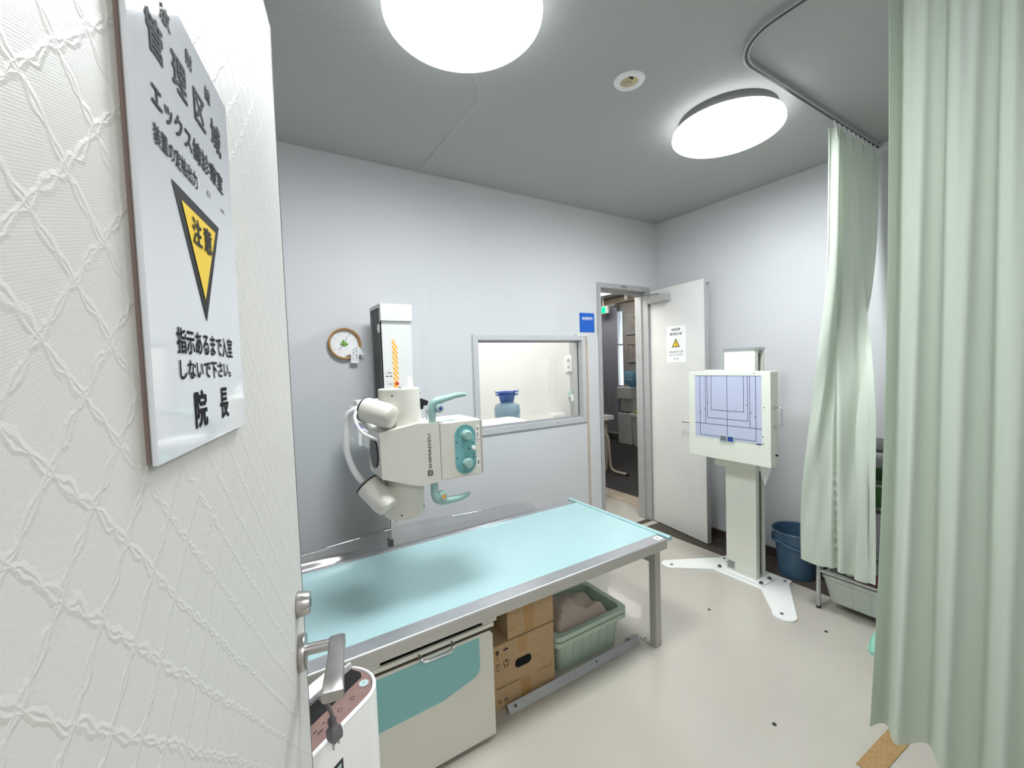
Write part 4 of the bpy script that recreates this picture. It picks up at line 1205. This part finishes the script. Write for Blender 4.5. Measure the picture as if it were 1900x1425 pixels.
obj('handwriting', G().text('タイマー', frame((-2.640, -.0335, 1.545), (0.075, 0, .997), (-.997, 0, .075)), -.045, .03, -.014, -.003, .01, .0012).text('レントゲン', frame((-2.640, -.0335, 1.545), (0.075, 0, .997), (-.997, 0, .075)), -.045, .022, .004, .014, .01, .0012) if False else G().flat([(-.012, .024), (-.009, .024), (-.007, .010), (-.010, .010)], NFr, .0012).flat([(-.013, .003), (-.006, .004), (-.006, -.005), (-.011, -.004)], NFr, .0012).flat([(-.012, -.014), (-.006, -.014), (-.006, -.018), (-.012, -.018)], NFr, .0012).flat([(-.012, -.025), (-.009, -.025), (-.008, -.038), (-.011, -.038)], NFr, .0012).flat([(.003, .034), (.006, .034), (.006, .022), (.003, .022)], NFr, .0012).flat([(.003, .015), (.009, .014), (.008, .004), (.004, .006)], NFr, .0012).flat([(.005, -.004), (.011, -.006), (.010, -.016), (.005, -.014)], NFr, .0012).flat([(.006, -.022), (.013, -.022), (.013, -.028), (.006, -.028)], NFr, .0012).flat([(.007, -.033), (.010, -.033), (.013, -.042), (.009, -.042)], NFr, .0012), 'dgrey', an)

# ------------------------------------------------------------------ wall sign and blank sheet
ws = thing('wall_sign', 'small blue plastic room sign on the wall beside the back door frame', 'sign', (-.850, 0, 1.688))
obj('plate', G().box(-.926, -.773, -.004, 0, 1.688, 1.840, .001), 'blues', ws)
obj('lettering', G().text('放射線操作室', frame((0, -.0042, 0), (1, 0, 0), (0, 0, 1)), -.903, -.792, 1.785, 1.810, .008, .0004), 'paper', ws)
tag(obj('blank_sheet', G().box(-1.145, -.965, -.0008, 0, 1.690, 1.905), 'wall'), 'blank white sheet stuck to the wall beside the small blue sign', 'sheet')

# ------------------------------------------------------------------ control booth behind the window
struct('booth_wall_rear', G().box(-2.9, .045, 1.28, 1.38, 0, 2.5), 'cream')
struct('booth_wall_left', G().box(-2.9, -2.8, .1, 1.28, 0, 2.5), 'cream')
struct('booth_ceiling', G().box(-2.9, .25, .1, 1.38, 2.42, 2.5), 'cream')
struct('booth_wall_right', G().box(.045, .25, 1.205, 1.38, 0, 2.42).box(.045, .25, .1, .19, 0, 2.42).box(.045, .25, .19, 1.205, 2.36, 2.42), 'cream')
struct('door_frame_2', G().box(.03, .262, 1.17, 1.205, 0, 2.36).box(.03, .262, .19, .225, 0, 2.36).box(.03, .045, 1.205, 1.272, 0, 2.36), 'alu2')
struct('sill_1', G().box(.045, .25, .225, 1.17, -.05, .012, .003), 'sill')
ld = bpy.data.lights.new('booth_light', 'AREA')
ld.shape = 'RECTANGLE'; ld.size = 1.9; ld.size_y = .55; ld.energy = BOOTH_W; ld.color = (1.0, .99, .955)
lo = bpy.data.objects.new('booth_light', ld)
COL.objects.link(lo)
lo.location = (-.95, .62, 2.36)
bl_ = thing('booth_ceiling_lamp', 'long fluorescent lamp on the control booth ceiling', 'lamp', (-1.2, .62, 2.37))
obj('housing', G().box(-1.8, -.6, .47, .77, 2.38, 2.42, .004), 'white', bl_)
co = thing('control_console', 'white control console top seen through the booth window', 'console', (-1.5, .4, 0))
obj('top', G().prism([(-1.84, .16), (-1.33, .16), (-1.300, .22), (-1.250, .42), (-1.240, .55), (-1.267, .587), (-1.549, .534), (-1.84, .47)][::-1], .965, 1.0), 'beigew', co)
obj('cabinet', G().prism([(-1.82, .18), (-1.35, .18), (-1.27, .42), (-1.27, .56), (-1.55, .51), (-1.82, .45)][::-1], 0, .965), 'cab', co)
ctr = thing('booth_counter', 'white counter along the rear wall of the control booth', 'counter', (-1.0, 1.0, 0))
obj('worktop', G().box(-2.3, -.10, .66, 1.278, .77, .80, .003), 'beigew', ctr)
obj('front_panel', G().box(-2.28, -.12, .70, .72, 0, .77), 'beigew', ctr)
jx, jy = -1.097, .86
jg = thing('water_jug', 'clear ribbed water jug seen through the booth window', 'jug', (jx, jy, .801))
obj('body', G().lathe([(.118, 0), (.122, .01), (.122, .06), (.116, .07), (.122, .08), (.122, .15), (.116, .16), (.122, .17), (.122, .245), (.112, .275), (.06, .297), (.055, .30)], (jx, jy, .801), 40), 'jug', jg, smooth=True)
jc = thing('blue_strainer_cap', 'dark blue plastic bowl with side grips set on the water jug', 'bowl', (jx, jy, 1.102))
obj('bowl', G().lathe([(.062, 0), (.066, .004), (.082, .085), (.10, .088), (.10, .096), (.078, .096), (.060, .006)], (jx, jy, 1.102), 32), 'bcap', jc, smooth=True)
obj('grip_ring', G().lathe([(.085, .066), (.104, .062), (.104, .070), (.085, .073)], (jx, jy, 1.102), 32), 'bcap', jc, smooth=True)
for sgn in (-1, 1):
    obj('side_grip', G().tube([(jx+sgn*.098, jy, 1.192), (jx+sgn*.122, jy-.01, 1.195), (jx+sgn*.125, jy-.01, 1.208)], .006, 8).tube([(jx+sgn*.098, jy, 1.168), (jx+sgn*.122, jy-.01, 1.172), (jx+sgn*.124, jy-.01, 1.182)], .005, 8), 'bcap', jc, smooth=True)
parts('lug', G().box(jx-.055, jx-.035, jy-.08, jy-.06, 1.196, 1.21, .003).box(jx+.035, jx+.055, jy-.08, jy-.06, 1.196, 1.21, .003), 'bcap', jc)
YW = 1.28
def K(x, sc=(YW+2.544)/(1.05+2.544)):
    return -3.168+(x+3.168)*sc
def KZ(z, sc=(YW+2.544)/(1.05+2.544)):
    return 1.45+(z-1.45)*sc
rc = thing('remote_control', 'cream remote control in a holder on the booth rear wall', 'remote control', (K(-.20), YW, KZ(1.35)))
obj('case', G().box(K(-.222), K(-.178), YW-.03, YW, KZ(1.35), KZ(1.505), .004), 'cream', rc)
parts('button', G().box(K(-.213), K(-.205), YW-.032, YW-.03, KZ(1.46), KZ(1.485)).box(K(-.195), K(-.187), YW-.032, YW-.03, KZ(1.46), KZ(1.485)).box(K(-.213), K(-.19), YW-.032, YW-.03, KZ(1.40), KZ(1.41)), 'dgrey', rc)
tm = thing('wall_controller', 'white wall controller with grey display beside the booth remote', 'controller', (K(-.145), YW, KZ(1.35)))
obj('case', G().box(K(-.170), K(-.118), YW-.035, YW, KZ(1.352), KZ(1.535), .004), 'white', tm)
obj('display', G().box(K(-.162), K(-.126), YW-.037, YW-.035, KZ(1.465), KZ(1.51)), 'dgrey', tm)
parts('key', G().box(K(-.160), K(-.15), YW-.037, YW-.035, KZ(1.40), KZ(1.415)).box(K(-.14), K(-.13), YW-.037, YW-.035, KZ(1.40), KZ(1.415)).box(K(-.160), K(-.15), YW-.037, YW-.035, KZ(1.37), KZ(1.38)), 'palep', tm)
tag(obj('paper_slip', G().box(K(-.165), K(-.095), YW-.002, YW, KZ(1.56), KZ(1.63)), 'paper'), 'white paper slip above the booth wall controller', 'paper')
tag(obj('wall_conduit', G().box(K(-.155), K(-.10), YW-.03, YW, KZ(1.14), KZ(1.30), .003), 'cream'), 'cream conduit box on the booth wall below the controller', 'conduit')
oc = thing('power_outlet', 'grey wall outlet with plugged adapter and hanging cord in the booth', 'outlet', (K(-.15), YW, KZ(1.05)))
obj('plate', G().box(K(-.195), K(-.105), YW-.03, YW, KZ(1.07), KZ(1.145), .004), 'palep', oc)
obj('adapter', G().box(K(-.185), K(-.155), YW-.06, YW-.03, KZ(1.03), KZ(1.10), .004), 'white', oc)
obj('cord', G().tube(smoothpath([(K(-.17), YW-.045, KZ(1.03)), (K(-.165), YW-.045, KZ(.98)), (K(-.14), YW-.04, KZ(.91)), (K(-.11), YW-.035, KZ(.87))], 5), .004, 8), 'palep', oc, smooth=True)
ps = thing('power_strip', 'white slotted power strip low in the booth corner', 'power strip', (K(-.2), 1.2, .801))
obj('case', G().box(-.30, -.12, 1.20, 1.278, .801, .885, .004), 'white', ps)
sg_ = G()
for k in range(4):
    sg_.box(-.285+.04*k, -.277+.04*k, 1.198, 1.20, .84, .855).box(-.270+.04*k, -.262+.04*k, 1.198, 1.20, .82, .835)
obj('slots', sg_, 'dgrey', ps)

# ------------------------------------------------------------------ office beyond the sill
OX = 2.65
struct('office_floor', G().box(.25, OX, -.9, 4.4, -.06, .004), 'carpet')
struct('office_ceiling', G().box(.25, OX+.1, -.9, 4.4, 2.62, 2.68), 'cream')
wo = G()
for y0, y1, z0, z1 in ((-.9, 2.85, 0, 2.62), (2.85, 4.0, 0, .95), (2.85, 4.0, 2.42, 2.62), (4.0, 4.4, 0, 2.62)):
    wo.box(OX, OX+.1, y0, y1, z0, z1)
struct('office_wall_far', wo, 'owall')
struct('office_wall_left', G().box(.25, OX, 4.4, 4.5, 0, 2.62), 'owall')
struct('office_wall_right', G().box(.25, OX, -1.0, -.9, 0, 2.62), 'owall')
struct('office_wall_near', G().box(.15, .25, -.9, .1, 0, 2.62).box(.15, .25, 1.38, 4.4, 0, 2.62), 'owall')
struct('trim_12', G().box(OX-.06, OX, -.9, 4.4, 2.50, 2.60, .004), 'sill')
w2 = thing('window_2', None, None, (OX, 3.4, .95), kind='structure')
obj('window_frame', G().box(OX, OX+.06, 2.85, 2.90, .95, 2.42).box(OX, OX+.06, 3.95, 4.0, .95, 2.42).box(OX, OX+.06, 2.90, 3.95, .95, 1.0).box(OX, OX+.06, 2.90, 3.95, 2.36, 2.42).box(OX+.01, OX+.05, 2.90, 3.95, 1.735, 1.76), 'alu2', w2)
obj('window_pane', G().box(OX+.02, OX+.026, 2.90, 3.95, 1.0, 2.36), 'glass', w2)
vb = thing('vertical_blind', 'grey vertical slat blind drawn over the office window', 'blind', (OX-.1, 3.5, .12))
obj('head_rail', G().box(OX-.14, OX-.06, 2.95, 4.3, 2.44, 2.49, .003), 'alu2', vb)
nS = 17
for k in range(nS):
    y = 2.992+.074*k
    a_ = -.50
    dx, dy = .045*math.sin(a_), .045*math.cos(a_)
    rr = [[(OX-.10-dx+f*2*dx+.008*math.sin(PI*f), y-dy+f*2*dy, z) for f in [q/6 for q in range(7)]] for z in (2.44, 1.3, .14)]
    obj('slat', G().grid(rr), 'blind', vb, smooth=True)
obj('bottom_chain', G().box(OX-.13, OX-.07, 2.96, 4.3, .115, .135), 'palep', vb)
def framed(y0, y1, z0, z1, label, pale, grp):
    t = thing('framed_certificate', label, 'certificate', (OX, (y0+y1)/2, z0), group=grp)
    obj('frame', G().box(OX-.02, OX, y0, y0+.014, z0, z1).box(OX-.02, OX, y1-.014, y1, z0, z1).box(OX-.02, OX, y0+.014, y1-.014, z0, z0+.014).box(OX-.02, OX, y0+.014, y1-.014, z1-.014, z1), pale, t)
    obj('certificate_sheet', G().box(OX-.010, OX, y0+.014, y1-.014, z0+.014, z1-.014), 'cert', t)
    F = frame((OX-.0102, (y0+y1)/2, z0), (0, -1, 0), (0, 0, 1))
    W_ = (y1-y0)/2
    h_ = z1-z0
    g = G()
    for k in range(6):
        g.flat([(-W_*.6, h_*(.22+.08*k)), (W_*.6, h_*(.22+.08*k)), (W_*.6, h_*(.235+.08*k)), (-W_*.6, h_*(.235+.08*k))], F, .0004)
    g.flat(circ(0, h_*.82, W_*.16, 16), F, .0004)
    obj('print', g, 'refl', t)
framed(2.42, 2.80, 1.915, 2.26, 'wide framed certificate high on the office wall', 'palep', 'framed certificates')
framed(2.535, 2.775, 1.42, 1.75, 'small portrait framed certificate above the water dispenser', 'sill', 'framed certificates')
ex = thing('exit_sign', 'glowing green exit sign high in the office beyond the door', 'exit sign', (2.4, 3.16, 2.33))
obj('housing', G().box(2.37, 2.42, 2.98, 3.24, 2.315, 2.45, .004).box(2.39, 2.40, 3.1, 3.13, 2.45, 2.62), 'cream', ex)
obj('lit_panel', G().box(2.364, 2.37, 3.03, 3.23, 2.33, 2.435), 'exit', ex, label='lit green panel')
wc = thing('water_dispenser', 'white floor standing water dispenser in the office', 'water dispenser', (2.45, 2.58, .005))
obj('body', G().box(2.30, 2.62, 2.43, 2.73, .005, .56, .02, 3).box(2.37, 2.62, 2.44, 2.72, .56, .80).box(2.30, 2.62, 2.42, 2.74, .79, 1.0, .02, 3), 'white', wc)
obj('tap', G().cyl((2.34, 2.63, .74), (2.34, 2.63, .79), .016, seg=12), 'chrome', wc)
obj('tap', G().cyl((2.34, 2.53, .74), (2.34, 2.53, .79), .016, seg=12), 'chrome', wc)
obj('drip_tray', G().box(2.305, 2.37, 2.47, 2.69, .56, .575), 'dgrey', wc)
obj('brand_dot', G().box(2.297, 2.30, 2.675, 2.70, .90, .915).box(2.297, 2.30, 2.675, 2.70, .955, .97), 'palep', wc)
tag(obj('water_bottle', G().lathe([(.04, 0), (.06, .02), (.132, .05), (.14, .07), (.14, .13), (.132, .14), (.14, .15), (.14, .24), (.125, .268), (.02, .275)], (2.46, 2.52, 1.001), 36), 'jugw', smooth=True), 'large blue water bottle upturned on the water dispenser', 'bottle')
wbn = thing('waste_bin', 'light grey office waste bin beside the water dispenser', 'bin', (2.46, 2.27, .005))
obj('body', G().loft([[(2.33, 2.16, .005), (2.60, 2.16, .005), (2.60, 2.39, .005), (2.33, 2.39, .005)], [(2.30, 2.13, .50), (2.62, 2.13, .50), (2.62, 2.415, .50), (2.30, 2.415, .50)]]), 'white', wbn)
obj('lid', G().box(2.285, 2.63, 2.12, 2.42, .50, .545, .008), 'white', wbn)
tag(obj('plastic_bag', G().ball((2.42, 2.24, .607), .10, 14, (.9, 1.05, .58)).tube([(2.40, 2.30, .58), (2.36, 2.38, .58)], .03, 8), 'yb', smooth=True), 'crumpled yellow green bag on the office waste bin', 'bag')
tt = thing('tube_frame_stand', 'beige tube frame stand with bent foot just inside the office', 'stand', (.76, 1.42, .005))
obj('upright', G().tube(smoothpath([(.72, 1.415, .66), (.722, 1.415, .4), (.722, 1.42, .12), (.72, 1.44, .03)], 5), .017, 12), 'tan', tt, smooth=True)
obj('leg', G().tube(smoothpath([(.72, 1.60, .53), (.72, 1.50, .532), (.72, 1.42, .522), (.72, 1.378, .46), (.72, 1.364, .35), (.725, 1.358, .18), (.73, 1.345, .09), (.745, 1.30, .048), (.775, 1.22, .034), (.80, 1.145, .030)], 5), .0175, 12), 'tan', tt, smooth=True)
obj('foot_cap', G().cyl((.797, 1.152, .030), (.807, 1.128, .029), .0195, seg=14), 'black', tt)
obj('head_bracket', G().lathe([(.03, .655), (.05, .665), (.075, .70), (.075, .705)], (.72, 1.42, 0), 20), 'tan', tt, smooth=True)
cbx = thing('small_white_box', 'small white box set on the tube frame stand', 'box', (.72, 1.42, .706))
obj('case', G().box(.66, .78, 1.33, 1.50, .706, .762, .003), 'paper', cbx)
obj('print', G().box(.659, .6605, 1.37, 1.44, .725, .742), 'palep', cbx)
ol = thing('office_ceiling_lamp', 'bright fluorescent lamp on the office ceiling', 'lamp', (1.9, 2.6, 2.60))
obj('housing', G().box(1.75, 2.15, 1.9, 3.5, 2.60, 2.62), 'white', ol)
obj('tube_cover', G().box(1.78, 2.12, 1.95, 3.45, 2.588, 2.60), 'olamp', ol)

cf_ = thing('corridor_ceiling_lamp', 'long white fluorescent lamp on the corridor ceiling outside the entrance door', 'lamp', (-2.5, YF-.85, 2.46))
obj('housing', G().box(-3.15, -1.85, YF-1.02, YF-.68, 2.46, 2.50, .004), 'white', cf_)
for o in LOCALS:
    if '_local' in o:
        del o['_local']
